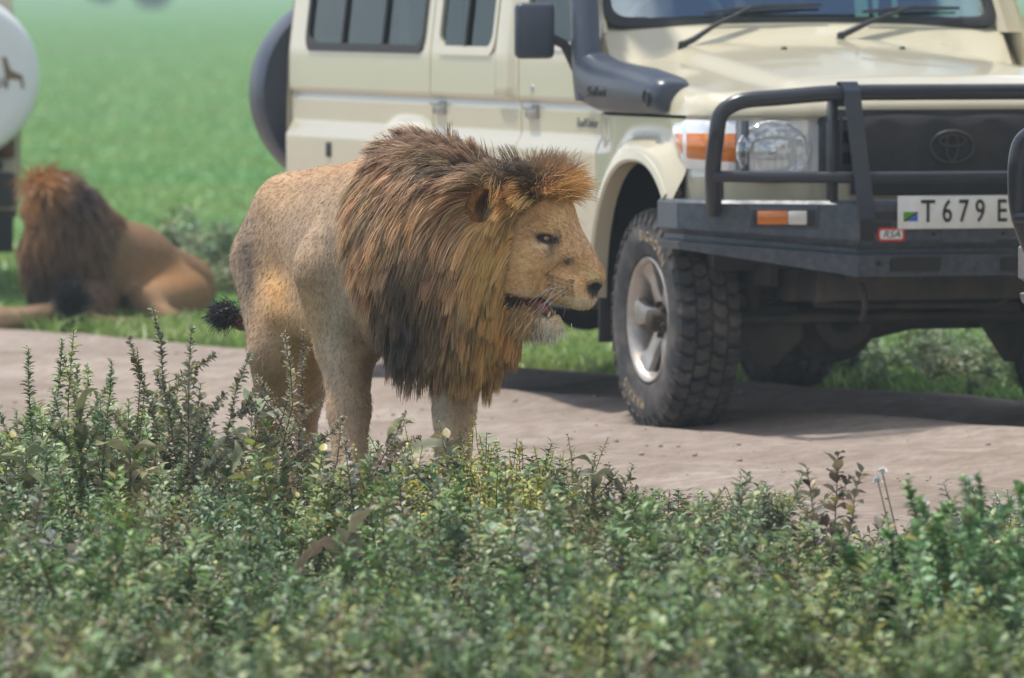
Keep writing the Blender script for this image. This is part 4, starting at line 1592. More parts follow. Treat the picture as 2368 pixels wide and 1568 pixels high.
    for s in (-1, 1):
        mb = MB()
        b = Vector(hp(0.100, s * 0.030, -0.192)) - LO
        mb.tube([b, b + Vector(H_U) * 0.009, b + Vector(H_U) * 0.017 + Vector(H_F) * 0.002], [0.005, 0.004, 0.001], 8)
        mb.build('lower_canine', tm, root)
    wm = simple('whisker', (0.80, 0.76, 0.68), 0.4, var=0.05)
    for s in (-1, 1):
        for i in range(7):
            b = hp(0.105 + 0.011 * (i % 5), s * 0.076, -0.098 - 0.007 * (i // 3))
            dd = norm(-H_F * rng.uniform(0.2, 0.9) + H_L * s * rng.uniform(0.7, 1.1) - H_U * rng.uniform(0.3, 1.0))
            L = rng.uniform(0.07, 0.13)
            pts = [Vector(b + dd * L * t - np.array([0, 0, 1]) * 0.03 * t * t) - LO for t in (0, 0.33, 0.66, 1)]
            mb = MB()
            mb.tube(pts, [0.0006, 0.0005, 0.0004, 0.0002], 4)
            mb.build('whisker', wm, root)
    return hair_m


# ------------------------------------------------------------------ the resting lion beyond the road
def build_resting_lion(hair_m):
    base = P(240, 752, 41.5)
    org = np.array([base.x, 41.5, 0.0])
    Z0 = 0.0

    def q(px, py, Y):
        return np.array(P(px, py, Y))
    xs = np.arange(-2.55, -1.2, 0.018)
    fx = Field(xs, np.arange(40.3, 42.9, 0.018), np.arange(-0.02, 0.95, 0.018))
    fx.cone(q(420, 668, 42.1), q(300, 625, 41.7), 0.165, 0.20, 0.1)
    fx.cone(q(300, 625, 41.7), q(190, 600, 41.4), 0.20, 0.225, 0.1)
    fx.cone(q(190, 605, 41.4), q(145, 520, 41.2), 0.20, 0.165, 0.1)
    fx.cone(q(145, 520, 41.2), q(118, 475, 41.1), 0.16, 0.115, 0.08)
    fx.cone(q(105, 465, 41.15), q(72, 490, 41.35), 0.095, 0.06, 0.05)
    fx.cone(q(420, 690, 41.7), q(340, 705, 41.35), 0.14, 0.09, 0.08)
    fx.cone(q(340, 712, 41.35), q(400, 738, 41.2), 0.06, 0.045, 0.05)
    fx.cone(q(200, 690, 41.1), q(150, 725, 40.85), 0.095, 0.062, 0.05)
    fx.cone(q(150, 725, 40.85), q(0, 738, 40.8), 0.055, 0.046, 0.04)
    fx.cone(q(0, 738, 40.8), q(-45, 740, 40.8), 0.055, 0.05, 0.03)
    for (px, py, Y) in ((104, 446, 40.98), (165, 440, 41.2)):
        fx.ell(q(px, py, Y), (0.045, 0.022, 0.05), None, 0.03)
    tl = [q(470, 720, 41.9), q(400, 745, 41.2), q(300, 748, 40.85), q(215, 738, 40.75), q(178, 705, 40.72)]
    for a, b in zip(tl[:-1], tl[1:]):
        fx.cone(a, b, 0.024, 0.020, 0.03)
    V, F = fx.skin()
    V[:, 2] = np.maximum(V[:, 2], 0.0)
    px, py = proj(V)
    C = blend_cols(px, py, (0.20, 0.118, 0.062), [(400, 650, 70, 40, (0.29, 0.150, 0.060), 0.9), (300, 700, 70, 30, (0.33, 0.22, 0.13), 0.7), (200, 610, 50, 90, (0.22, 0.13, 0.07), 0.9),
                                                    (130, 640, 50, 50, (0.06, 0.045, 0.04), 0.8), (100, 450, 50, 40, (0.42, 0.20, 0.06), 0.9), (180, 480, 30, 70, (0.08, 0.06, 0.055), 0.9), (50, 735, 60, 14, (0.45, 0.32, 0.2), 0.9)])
    root = empty('lion', org)
    tag(root, 'resting male lion lying in the grass beyond the road, looking away', 'lion')
    np_obj('body', V - org, F, attr_mat('resting_lion_coat', rough=0.85, spec=0.15, var=0.15, vscale=40), root, smooth=True, attrs={'tint': C})
    rng = np.random.default_rng(9)
    Fc = V[F].mean(1)
    cx, cyy = proj(Fc)
    mk = (cx < 250 - (cyy - 420) * 0.05) & (cyy < 690) & (cx > 70 - 0.1 * (cyy - 430)) & (Fc[:, 2] > 0.12)
    mk &= ~((cx < 95) & (cyy > 440) & (cyy < 520))
    n = 15000
    r = area_sample(V, F, mk, n, rng)
    nm = fx.grad(r, 0.02)
    d = norm(nm * 0.6 + norm(r - q(80, 480, 41.3)) * 0.4 + np.array([0.15, 0, -0.35]) + rng.normal(0, 0.15, (n, 3)))
    L = (0.13 * rng.uniform(0.6, 1.2, n))[:, None]
    pts = [r]
    for i in range(4):
        d = norm(d + np.array([0, 0, -0.35]))
        pn = pts[-1] + d * L / 4
        s = fx.sample(pn)
        pen = s < 0.01
        if pen.any():
            pn[pen] += fx.grad(pn[pen], 0.02) * (0.015 - s[pen])[:, None]
        pn[:, 2] = np.maximum(pn[:, 2], 0.01)
        pts.append(pn)
    pts = np.stack(pts, 1)
    RV, RF = ribbons(pts, norm(nm + rng.normal(0, 0.4, nm.shape)), 0.0035, 0.003, 0.0008)
    hx, hy_ = proj(pts)
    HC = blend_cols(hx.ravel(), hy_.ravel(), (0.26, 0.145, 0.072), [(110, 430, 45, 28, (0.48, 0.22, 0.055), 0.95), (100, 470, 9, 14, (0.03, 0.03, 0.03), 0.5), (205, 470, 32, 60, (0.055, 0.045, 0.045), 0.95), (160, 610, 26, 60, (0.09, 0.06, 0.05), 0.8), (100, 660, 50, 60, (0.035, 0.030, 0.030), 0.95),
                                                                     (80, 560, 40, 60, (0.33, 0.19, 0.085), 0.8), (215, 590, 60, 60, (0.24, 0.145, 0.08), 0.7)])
    HC = np.clip(HC * np.repeat(rng.normal(1, 0.2, n), 5)[:, None], 0.012, 0.8)
    np_obj('mane', RV - org, RF, hair_m, root, attrs={'tint': np.repeat(HC, 2, 0)})
    n = 900
    rr = q(172, 700, 40.7) + rng.normal(0, 1, (n, 3)) * 0.02
    dd = norm(np.array([-0.25, 0, 0.2])[None] + rng.normal(0, 0.5, (n, 3)))
    pts = np.stack([rr + dd * 0.09 * t for t in (0, 0.5, 1)], 1)
    hv, hf = ribbons(pts, rng.normal(0, 1, (n, 3)), 0.003, 0.003, 0.0008)
    np_obj('tail_tuft', hv - org, hf, hair_m, root, attrs={'tint': np.full((len(hv), 3), 0.022)})
# ------------------------------------------------------------------ safari vehicle (local x forward from the front axle, y left, z up)
def car_materials():
    M = {}
    t = NT('beige_paint')
    c = t.mix(t.noise(1.2, 5), (0.560, 0.515, 0.370), (0.600, 0.555, 0.410))
    sep = t.n.new('ShaderNodeSeparateXYZ')
    t.l.new(t.coord('Object'), sep.inputs[0])
    # road dust thrown up on the lower panels
    low = t.ramp(sep.outputs['Z'], [(0.45, 0.75), (0.80, 0.25), (1.10, 0.06)])
    dn = t.ramp(t.noise(5.0, 7, 0.65), [(0.35, 0.25), (0.70, 1.0)])
    df = t.mix(1.0, low, dn, 'MULTIPLY')
    c = t.mix(df, c, (0.400, 0.335, 0.245))
    t.set(Base_Color=c, Roughness=t.math('ADD', t.math('MULTIPLY', df, 0.5), 0.30), Coat_Weight=0.75)
    t.p.inputs['Coat Roughness'].default_value = 0.05
    M['paint'] = t.m
    M['bar'] = simple('black_powder_coat', (0.026, 0.030, 0.040), 0.24, var=0.12, scale=9, dust=0.05, dust_col=(0.12, 0.11, 0.10), bump=0.03)
    M['bumper'] = simple('dusty_black_steel', (0.046, 0.062, 0.084), 0.36, var=0.25, scale=55, dust=0.40, dust_col=(0.17, 0.17, 0.17), bump=0.12)  # base tinted blue to stand for the sky reflected in the steel
    M['grey_bumper'] = simple('dusty_grey_steel', (0.130, 0.130, 0.135), 0.55, var=0.2, scale=14, dust=0.8, dust_col=(0.34, 0.29, 0.25), bump=0.1)
    M['plastic'] = simple('grey_black_plastic', (0.042, 0.056, 0.082), 0.32, var=0.15, scale=12, dust=0.15, dust_col=(0.14, 0.125, 0.12))  # blue of the reflected sky is mixed into this base colour
    M['rubber'] = simple('window_rubber', (0.020, 0.021, 0.024), 0.6, var=0.15, scale=12, dust=0.15, dust_col=(0.12, 0.11, 0.10))
    M['dark'] = simple('dark_dusty_steel', (0.028, 0.027, 0.027), 0.75, var=0.4, scale=8, dust=0.35, dust_col=(0.070, 0.058, 0.046))  # dark dusty steel for underbody, grille backing and rear bumper
    M['chassis'] = simple('dirty_chassis_steel', (0.050, 0.047, 0.045), 0.6, var=0.4, scale=10, dust=0.6, dust_col=(0.17, 0.135, 0.105))
    M['tyre'] = simple('dusty_tyre_rubber', (0.036, 0.037, 0.041), 0.85, var=0.25, scale=16, dust=0.8, dust_col=(0.185, 0.158, 0.138), bump=0.15)
    M['letter'] = simple('tyre_lettering', (0.42, 0.34, 0.24), 0.8)
    M['rim'] = simple('dusty_alloy', (0.50, 0.48, 0.45), 0.34, metal=0.8, var=0.2, scale=10, dust=0.95, dust_col=(0.30, 0.22, 0.14))
    M['steel'] = simple('zinc_steel', (0.48, 0.49, 0.50), 0.3, metal=1.0, var=0.1)
    M['chrome'] = simple('lamp_reflector', (0.88, 0.92, 0.95), 0.16, metal=0.30, var=0.10, scale=40)
    t = NT('lamp_bowl')
    wv = t.n.new('ShaderNodeTexVoronoi')
    wv.inputs['Scale'].default_value = 42
    t.l.new(t.coord(), wv.inputs['Vector'])
    t.set(Base_Color=(0.97, 0.98, 0.99), Metallic=0.25, Roughness=0.06)
    t.bump(wv.outputs['Distance'], 0.7, 0.010)
    M['bowl'] = t.m
    M['hub'] = simple('hub_steel', (0.050, 0.042, 0.036), 0.55, metal=0.4, var=0.3, dust=0.5, dust_col=(0.16, 0.12, 0.085))
    M['white'] = simple('white_cover', (0.74, 0.76, 0.78), 0.45, var=0.06, scale=4, dust=0.12, dust_col=(0.5, 0.47, 0.42))
    M['plate'] = simple('reflective_plate', (0.78, 0.81, 0.80), 0.35, var=0.05, scale=40, dust=0.25, dust_col=(0.42, 0.33, 0.24))
    M['ink'] = simple('black_ink', (0.012, 0.013, 0.013), 0.5, var=0.1)
    M['green'] = simple('green_print', (0.040, 0.36, 0.03), 0.5, var=0.05)
    M['blue'] = simple('blue_print', (0.02, 0.13, 0.62), 0.5, var=0.05)
    M['yellow'] = simple('yellow_print', (0.55, 0.45, 0.03), 0.5, var=0.05)
    M['red'] = simple('red_print', (0.60, 0.045, 0.030), 0.45, var=0.08)
    M['grille'] = simple('grille_bib', (0.038, 0.037, 0.040), 0.8, var=0.3, scale=20, dust=0.5, dust_col=(0.095, 0.085, 0.075), bump=0.2)
    M['emblem'] = simple('dusty_emblem', (0.085, 0.085, 0.085), 0.5, metal=0.4, dust=0.5, dust_col=(0.11, 0.10, 0.09))
    M['badge'] = simple('worn_badge', (0.26, 0.27, 0.27), 0.4, metal=0.5)
    M['seat'] = simple('seat_fabric', (0.16, 0.145, 0.125), 0.85, var=0.3)
    M['dash'] = simple('dashboard', (0.34, 0.40, 0.42), 0.6, var=0.2)
    M['tail'] = simple('tail_lamp', (0.070, 0.014, 0.014), 0.15, coat=1.0, var=0.1)

    def glass(name, tint, refl):
        t = NT(name)
        tr = t.n.new('ShaderNodeBsdfTransparent')
        tr.inputs['Color'].default_value = (*tint, 1)
        gl = t.n.new('ShaderNodeBsdfGlossy')
        gl.inputs['Roughness'].default_value = 0.03
        gl.inputs['Color'].default_value = (0.85, 0.95, 1.0, 1)
        lw = t.n.new('ShaderNodeLayerWeight')
        lw.inputs['Blend'].default_value = 0.5
        f = t.math('ADD', t.math('MULTIPLY', t.math('POWER', lw.outputs['Facing'], 4.0), 0.45), refl)
        mx = t.n.new('ShaderNodeMixShader')
        t.l.new(f, mx.inputs[0])
        t.l.new(tr.outputs[0], mx.inputs[1])
        t.l.new(gl.outputs[0], mx.inputs[2])
        t.l.new(mx.outputs[0], t.out.inputs['Surface'])
        t.n.remove(t.p)
        return t.m
    M['glass'] = glass('tinted_window_glass', (0.40, 0.52, 0.54), 0.04)
    M['screen'] = glass('windscreen_glass', (0.74, 0.88, 0.90), 0.42)
    M['mirror'] = simple('mirror_glass', (0.75, 0.78, 0.8), 0.03, metal=1.0, var=0.02)
    M['lens'] = glass('clear_lamp_glass', (0.98, 0.99, 1.0), 0.20)

    def amber(name, col):
        t = NT(name)
        wv = t.n.new('ShaderNodeTexWave')
        wv.inputs['Scale'].default_value = 60
        wv.bands_direction = 'Z'
        t.l.new(t.coord(), wv.inputs['Vector'])
        t.set(Base_Color=t.mix(wv.outputs['Fac'], col, tuple(min(1, x * 1.25) for x in col)), Roughness=0.12, Coat_Weight=1.0)
        t.p.inputs['Transmission Weight'].default_value = 0.35
        return t.m
    M['amber'] = amber('amber_lens', (0.90, 0.23, 0.010))
    M['clear'] = simple('milky_clear_lens', (0.62, 0.60, 0.56), 0.2, coat=1.0, var=0.12, scale=60)
    return M


def front_x(a):
    """plan curve of the nose: x for distance a from the centre line"""
    return np.interp(a, [0, 0.30, 0.52, 0.68, 0.78, 0.84, 0.872], [0.705, 0.698, 0.675, 0.635, 0.575, 0.500, 0.400])


def side_y(x, z):
    """half width of the body side panel at (x, z)"""
    y = np.interp(z, [0.45, 0.60, 0.975, 0.985, 1.030, 1.040, 1.138, 1.145, 1.152, 1.160, 1.175, 1.33, 1.90, 2.02, 2.10],
                  [0.830, 0.848, 0.852, 0.851, 0.827, 0.825, 0.826, 0.822, 0.820, 0.834, 0.838, 0.836, 0.770, 0.752, 0.69])
    fw = smooth01(-0.72, -0.38, x)
    y = y + fw * (np.maximum(0.872 - y, 0))
    fl = smooth01(0.36, 0.60, x)
    return y - 0 * fl


def arch_r(x, z, cx, cz, hw, hh):
    return (np.abs((x - cx) / hw) ** AEX + np.abs((z - cz) / hh) ** AEX) ** (1 / AEX)


ARCHES = ((0.0, 0.42, 0.460, 0.545), (-2.98, 0.42, 0.47, 0.54))
AEX = 2.3
WINDOWS = ((-4.33, -2.78, 1.335, 1.90), (-2.60, -1.90, 1.335, 1.90), (-1.56, -0.90, 1.36, 1.90))
GAPS = (-2.685, -1.60)


def side_panel(sg):
    xs = np.unique(np.round(np.concatenate([np.arange(-4.56, -0.70, 0.028), np.arange(-0.70, 0.401, 0.016), [w for a in WINDOWS for w in a[:2]], [g + d for g in GAPS for d in (-0.008, -0.004, 0.004, 0.008)], [-0.66, -0.652, -0.648, -0.64, 0.40]]), 4))
    zs = np.unique(np.round(np.concatenate([np.arange(0.46, 1.12, 0.018), np.arange(1.12, 2.101, 0.03), [0.975, 0.985, 1.03, 1.04, 1.112, 1.12, 1.138, 1.145, 1.152, 1.16, 1.175, 1.335, 1.36, 1.90]]), 4))
    X, Z = np.meshgrid(xs, zs, indexing='ij')
    # cell mask
    xc = (X[:-1, :-1] + X[1:, 1:]) / 2
    zc = (Z[:-1, :-1] + Z[1:, 1:]) / 2
    keep = np.ones(xc.shape, bool)
    for x0, x1, z0, z1 in WINDOWS:
        keep &= ~((xc > x0) & (xc < x1) & (zc > z0) & (zc < z1))
    for cx, cz, hw, hh in ARCHES:
        keep &= arch_r(xc, zc, cx, cz, hw, hh) > 1.0
    lim = np.where(zc < 1.118, 0.40, np.where(zc < 1.44, -0.645, -0.645 - (zc - 1.44) * 0.62))
    keep &= xc < lim
    keep &= ~((zc < 0.54) & (xc > -0.6))
    keep &= ~((zc < 0.78) & (xc > 0.20))
    # snap arch borders
    for cx, cz, hw, hh in ARCHES:
        r = arch_r(X, Z, cx, cz, hw, hh)
        m = (np.abs(r - 1) < (0.036 if cx == 0 else 0.06))
        X = np.where(m, cx + (X - cx) / r, X)
        Z = np.where(m, cz + (Z - cz) / r, Z)
    Y = side_y(X, Z)
    for g, z0 in [(g, 0.5) for g in GAPS] + [(-0.65, 0.5)]:
        Y = Y - 0.006 * (np.abs(X - g) < 0.005) * (Z > z0) * (Z < 1.95)
    # pillar rib between the doors
    Y = Y + 0.016 * smooth01(-1.86, -1.84, X) * smooth01(-1.66, -1.68, X) * smooth01(1.16, 1.18, Z)
    for cx, cz, hw, hh in ARCHES:
        r = arch_r(X, Z, cx, cz, hw, hh)
        out = (0.935 if cx == 0 else 0.905)
        fl = smooth01(1.26, 1.06, r) * smooth01(0.40, 0.55, Z)
        Y = np.where(Z < 1.09, Y + (out - Y) * fl * np.minimum(1, smooth01(1.09, 1.0, Z)), Y)
    ii, jj = np.nonzero(keep)
    nz = len(zs)
    a = ii * nz + jj
    F = np.stack([a, a + nz, a + nz + 1, a + 1], 1)
    V = np.stack([X, sg * Y, Z], -1).reshape(-1, 3)
    used, inv = np.unique(F, return_inverse=True)
    F = inv.reshape(F.shape)
    if sg > 0:
        F = F[:, ::-1]
    return V[used], F


def arch_lip(sg, k):
    """rolled wheel-arch flare lip"""
    cx, cz, hw, hh = ARCHES[k]
    out = (0.935 if k == 0 else 0.905)
    rings = []
    for a in np.linspace(math.radians(46 if k == 0 else 4), math.radians(176), 60):
        c, s = math.cos(a), math.sin(a)
        q = (abs(c) ** AEX + abs(s) ** AEX) ** (-1 / AEX)
        px, pz = cx + hw * c * q, cz + hh * s * q
        dx, dz = c, s
        y = out
        rings.append([(px + dx * 0.055, sg * (y - 0.020), pz + dz * 0.055), (px + dx * 0.030, sg * (y + 0.006), pz + dz * 0.030), (px + dx * 0.006, sg * (y + 0.010), pz + dz * 0.006),
                      (px - dx * 0.004, sg * (y + 0.002), pz - dz * 0.004), (px - dx * 0.004, sg * (y - 0.055), pz - dz * 0.004), (px + dx * 0.03, sg * (y - 0.06), pz + dz * 0.03)])
    m = MB()
    m.ring_loft(rings)
    return m


def hood_z(x, y):
    a = np.abs(y)
    base = 1.222 + (0.70 - x) * 0.107
    base = base - (0.030 + 0.055 * (0.70 - x) / 1.36) * (a / 0.87) ** 2
    base = base + 0.028 * smooth01(0.60, 0.50, a) * smooth01(0.72, 0.45, x)
    return base


def make_hood():
    ts = np.concatenate([-np.linspace(1, 0, 60) ** 0.62, (np.linspace(0, 1, 60) ** 0.62)[1:]])
    ss = np.linspace(0, 1, 70) ** 1.0
    ss = 1 - (1 - ss) ** 1.8
    Vv = []
    W = 0.876
    for s in ss:
        for t in ts:
            y = W * t
            a = abs(y)
            xr = -0.66
            xf = float(front_x(min(a, 0.872))) + 0.012
            x = xr + (xf - xr) * s
            zb = 1.132 + 0.022 * float(smooth01(0.46, 0.42, np.array(a)))
            ds = W - a
            df = xf - x
            f1 = math.sqrt(max(0, 1 - (1 - min(ds / 0.085, 1)) ** 2))
            g1 = math.sqrt(max(0, 1 - (1 - min(df / 0.13, 1)) ** 2))
            zt = float(hood_z(np.array(x), np.array(y)))
            Vv.append((x, y, zb + (zt - zb) * f1 * g1))
    return np.array(Vv), grid_faces(len(ss), len(ts))


def rrect(x0, x1, z0, z1, r, n=5):
    pts = []
    for cx, cz, a0 in ((x1 - r, z1 - r, 0), (x0 + r, z1 - r, PI / 2), (x0 + r, z0 + r, PI), (x1 - r, z0 + r, 1.5 * PI)):
        for i in range(n + 1):
            a = a0 + PI / 2 * i / n
            pts.append((cx + r * math.cos(a), cz + r * math.sin(a)))
    return pts


def wheel(root, x, y, sg, M, steer=0.0, shared={}):
    """a wheel with its tyre, rim and hub at the end of an axle; sg is the outer side"""
    R, HWD = 0.400, 0.118
    if 'tyre' not in shared:
        m = MB()
        prof = [(-0.080, 0.222), (-0.108, 0.235), (-0.120, 0.275), (-0.122, 0.315), (-0.117, 0.350), (-0.110, 0.372), (-0.098, 0.379), (0.098, 0.379), (0.110, 0.372), (0.117, 0.350), (0.122, 0.315), (0.120, 0.275), (0.108, 0.235), (0.080, 0.222)]
        m.lathe(prof, 72)
        N = 40
        rows = [(-0.113, -0.062, 0.0, 0.012), (-0.056, -0.004, 0.5, -0.016), (0.004, 0.056, 0.0, 0.016), (0.062, 0.113, 0.5, -0.012)]
        for (y0, y1, ph, sk) in rows:
            for i in range(N):
                a = (i + ph) * 2 * PI / N
                da = 2 * PI / N * 0.375
                base, top = [], []
                ym = (y0 + y1) / 2
                bend = 0.22 * da * 2
                outl = [(y0, -da + sk), (ym, -da - bend), (y1, -da - sk), (y1, da - sk), (ym, da - bend), (y0, da + sk)]
                for yy, aa in outl:
                    sh = 0.012 if abs(yy) > 0.10 else 0.0
                    base.append((math.cos(a + aa) * 0.374, yy, math.sin(a + aa) * 0.374))
                    rt = R - sh
                    kx = 0.93
                    y2 = ym + (yy - ym) * kx
                    top.append((math.cos(a + aa * kx) * rt, y2, math.sin(a + aa * kx) * rt))
                m.ring_loft([base, top])
        for s in (-1, 1):       # shoulder lugs on the side wall
            for i in range(N):
                a = (i + (0 if s < 0 else 0.5)) * 2 * PI / N
                w = 0.035 if i % 2 else 0.05
                ring = []
                for rr, yy in ((0.385, 0.1125), (0.352, 0.1235)):
                    for aa in (-w, w):
                        ring.append((math.cos(a + aa) * rr, s * yy, math.sin(a + aa) * rr))
                r2 = [(p[0] * 0.995, p[1] - s * 0.010, p[2] * 0.995) for p in ring]
                o = [ring[0], ring[1], ring[3], ring[2]]
                o2 = [r2[0], r2[1], r2[3], r2[2]]
                m.ring_loft([o2, o])
        shared['tyre'] = m.mesh('tyre', M['tyre'], sharp=40)
        # raised lettering round the outer wall (outer wall is at -y)
        shared['letters'] = []
        for word, ac in (('MAXXIS', -PI / 2), ('BIGHORN', PI / 2)):
            m = MB()
            v, f = text_arrays(word, 0.052, 0.0015, 1.35)
            v2 = []
            for p in v:
                rr = 0.300 + p.y
                a = ac - p.x / 0.300
                v2.append((math.cos(a) * rr, -0.1225 - p.z * 1.0, math.sin(a) * rr))
            m.add(v2, f)
            shared['letters'].append(m.mesh('lettering', M['letter'], smooth=False))
        m = MB()
        m.lathe([(-0.104, 0.226), (-0.108, 0.222), (-0.104, 0.214), (-0.085, 0.206), (-0.060, 0.198), (0.090, 0.196), (0.100, 0.222), (0.104, 0.226)], 64)
        NS = 6
        for i in range(NS):
            a = 2 * PI * i / NS + 0.26
            ca, sa = math.cos(a), math.sin(a)
            rings = []
            for r_, hw_, yo, th in ((0.050, 0.036, -0.050, 0.030), (0.095, 0.032, -0.062, 0.028), (0.150, 0.034, -0.068, 0.026), (0.185, 0.046, -0.078, 0.026), (0.205, 0.062, -0.086, 0.024)):
                ring = []
                for t_, dy in ((-hw_, th), (-hw_ * 0.92, 0.004), (-hw_ * 0.6, 0), (hw_ * 0.6, 0), (hw_ * 0.92, 0.004), (hw_, th)):
                    ring.append((r_ * ca - t_ * sa, yo + dy, r_ * sa + t_ * ca))
                rings.append(ring)
            m.ring_loft(rings)
        m.lathe([(-0.046, 0.0), (-0.050, 0.050), (-0.048, 0.072), (-0.030, 0.075), (0.01, 0.075)], 40)
        shared['rim'] = m.mesh('rim', M['rim'], sharp=50)
        m = MB()
        m.lathe([(-0.108, 0.0), (-0.108, 0.020), (-0.102, 0.034), (-0.100, 0.037), (-0.060, 0.040), (-0.056, 0.056), (-0.044, 0.058)], 28)
        for i in range(6):
            a = 2 * PI * i / 6
            Mx = Matrix.Translation((0.057 * math.cos(a), -0.06, 0.057 * math.sin(a)))
            m.lathe([(-0.012, 0.0), (-0.012, 0.009), (0.02, 0.011)], 6, Mx)
        shared['hub'] = m.mesh('hub', M['hub'])
        m = MB()
        m.lathe([(0.02, 0.0), (0.02, 0.15), (0.035, 0.155), (0.05, 0.15), (0.05, 0.0)], 32)
        shared['disc'] = m.mesh('brake_disc', M['chassis'])
    w = link(bpy.data.objects.new('wheel', shared['rim']), root)
    w.location = (x, y, R - 0.006)
    w.rotation_euler = (0, 0.35 * (x + 1), (0 if sg < 0 else PI) + steer)
    for me in [shared['tyre'], shared['hub'], shared['disc']] + shared['letters']:
        o = link(bpy.data.objects.new(me.name.split('.')[0], me), w)
        if me in shared['letters']:
            o['kind'] = 'stuff'
    return w


def build_car(M):
    root = empty('safari_vehicle')

    def part(mb, name, mat, parent=None, **kw):
        return mb.build(name, M[mat] if isinstance(mat, str) else mat, root if parent is None else parent, **kw)

    # --- bodywork
    for sg in (-1, 1):
        V, F = side_panel(sg)
        sp_ = np_obj('side_panel', V, F, M['paint'], root, smooth=True, sharp=38)
        for k in (0, 1):
            part(arch_lip(sg, k), 'wheel_arch_flare', 'paint', sp_)
        for k, (x0, x1, z0, z1) in enumerate(WINDOWS):
            ym = sg * (float(side_y(np.array(-2.0), np.array((z0 + z1) / 2))))
            inc = -sg * (0.836 - 0.770) / (1.90 - 1.33)
            def onside(x, z, off):
                return (x, sg * (float(np.interp(z, [1.33, 1.90], [0.836, 0.770])) + off), z)
            fr = MB()
            outer = rrect(x0 - 0.012, x1 + 0.012, z0 - 0.012, z1 + 0.012, 0.075)
            inner = rrect(x0 + 0.022, x1 - 0.022, z0 + 0.022, z1 - 0.022, 0.060)
            fr.ring_loft([[onside(x, z, -0.012) for x, z in outer], [onside(x, z, 0.006) for x, z in outer], [onside(x, z, 0.006) for x, z in inner], [onside(x, z, -0.012) for x, z in inner]], caps=False)
            wf = part(fr, 'window_frame', 'rubber' if k == 0 else 'paint', sharp=30)
            g = MB()
            g.add([onside(x, z, -0.006) for x, z in inner], [tuple(range(len(inner)))])
            part(g, 'pane', 'glass', wf, smooth=False)
            if k < 2:       # sliding-window uprights
                for xx in ((-3.84, -3.30) if k == 0 else (-2.25,)):
                    b = MB()
                    zc = (z0 + z1) / 2
                    b.box(onside(xx, zc, 0.000), (0.022, 0.014, z1 - z0 - 0.03), 0.003, (math.atan2(sg * 0.066, 0.57), 0, 0))
                    part(b, 'window_divider', 'rubber', wf)
        # front door and rear door handles
        for hx in (-1.455, -2.585):
            h = MB()
            h.box((hx, sg * 0.832, 1.118), (0.125, 0.022, 0.052), 0.008)
            h.box((hx, sg * 0.846, 1.135), (0.115, 0.016, 0.018), 0.005)
            part(h, 'door_handle', 'steel', sp_)
            if hx > -2:
                h = MB()
                h.lathe([(-0.004, 0.0), (-0.004, 0.014), (0.004, 0.016)], 16, Matrix.Translation((hx + 0.02, sg * 0.838, 1.205)))
                part(h, 'door_lock', 'steel', sp_)
    h = MB()
    h.box((-3.97, -0.852, 0.93), (0.062, 0.012, 0.060), 0.005)
    part(h, 'fuel_flap_latch', 'rubber')
    # nose panels under and over the lamps
    aa = np.concatenate([-np.linspace(0.872, 0.0, 40), np.linspace(0.0, 0.872, 40)[1:]])
    for z0, z1, off, nm in ((0.77, 0.915, 0.0, 'nose_panel'), (1.118, 1.134, 0.004, 'nose_lip')):
        rings = []
        for a in aa:
            x = float(front_x(abs(a))) + off
            rings.append([(x - 0.06, a * 0.985, z0 - 0.002), (x - 0.008, a, z0), (x, a, z0 + 0.004), (x, a, z1 - 0.004), (x - 0.012, a, z1), (x - 0.06, a * 0.985, z1)])
        n = MB()
        n.ring_loft(rings)
        part(n, nm, 'paint')
    V, F = make_hood()
    hood = np_obj('hood', V, F, M['paint'], root, smooth=True)
    for y in (-0.23, 0.23):
        n = MB()
        x = -0.36
        n.lathe([(-0.006, 0.012), (0.004, 0.012), (0.010, 0.006), (0.010, 0)], 12, Matrix.Translation((x, y, float(hood_z(np.array(x), np.array(y))))) @ Matrix.Rotation(PI / 2, 4, 'X'))
        part(n, 'washer_nozzle', 'rubber', hood)
    # cowl between hood and windscreen
    def screen(y, s):
        """windscreen surface: s = 0 at the base, 1 at the top"""
        z = 1.455 - 0.020 * (y / 0.75) ** 2 + s * 0.60
        x = -0.735 - 0.050 * (y / 0.75) ** 2 - s * 0.60 * 0.58
        return (x, y * (1 - 0.055 * s), z)
    ys = np.linspace(-0.87, 0.87, 41)
    c = MB()
    rows = []
    for y in ys:
        yy = min(max(y, -0.80), 0.80)
        zt = float(hood_z(np.array(-0.65), np.array(yy))) - 0.004 - 0.13 * max(0, (abs(y) - 0.80) / 0.07)
        b = screen(yy, 0.0)
        zc_ = b[2] - 0.005 - 0.20 * max(0, (abs(y) - 0.80) / 0.07)
        rows.append([(-0.60, y, zt - 0.02), (-0.665, y, zt), (b[0] + 0.015, y, zc_ - 0.012), (b[0] - 0.02, y, zc_ + 0.004), (b[0] - 0.06, y, zc_)])
    c.ring_loft(rows, closed_ring=False, caps=False)
    part(c, 'cowl', 'paint')
    # windscreen with its rubber
    ring_o, ring_i = [], []
    for (u, v) in rrect(-1, 1, 0, 1, 0.09, 5):
        ring_o.append(screen(u * 0.775, v * 0.97 - 0.005))
    for (u, v) in rrect(-0.955, 0.955, 0.055, 0.945, 0.08, 5):
        ring_i.append(screen(u * 0.775, v * 0.97))
    up = Vector((0.45, 0, 0.26)).normalized() * 0.012
    r = MB()
    r.ring_loft([[Vector(p) - up for p in ring_o], [Vector(p) + up for p in ring_o], [Vector(p) + up * 1.2 for p in [tuple(Vector(a) * 0.5 + Vector(b) * 0.5) for a, b in zip(ring_o, ring_i)]], [Vector(p) + up * 0.6 for p in ring_i], [Vector(p) - up for p in ring_i]], caps=False)
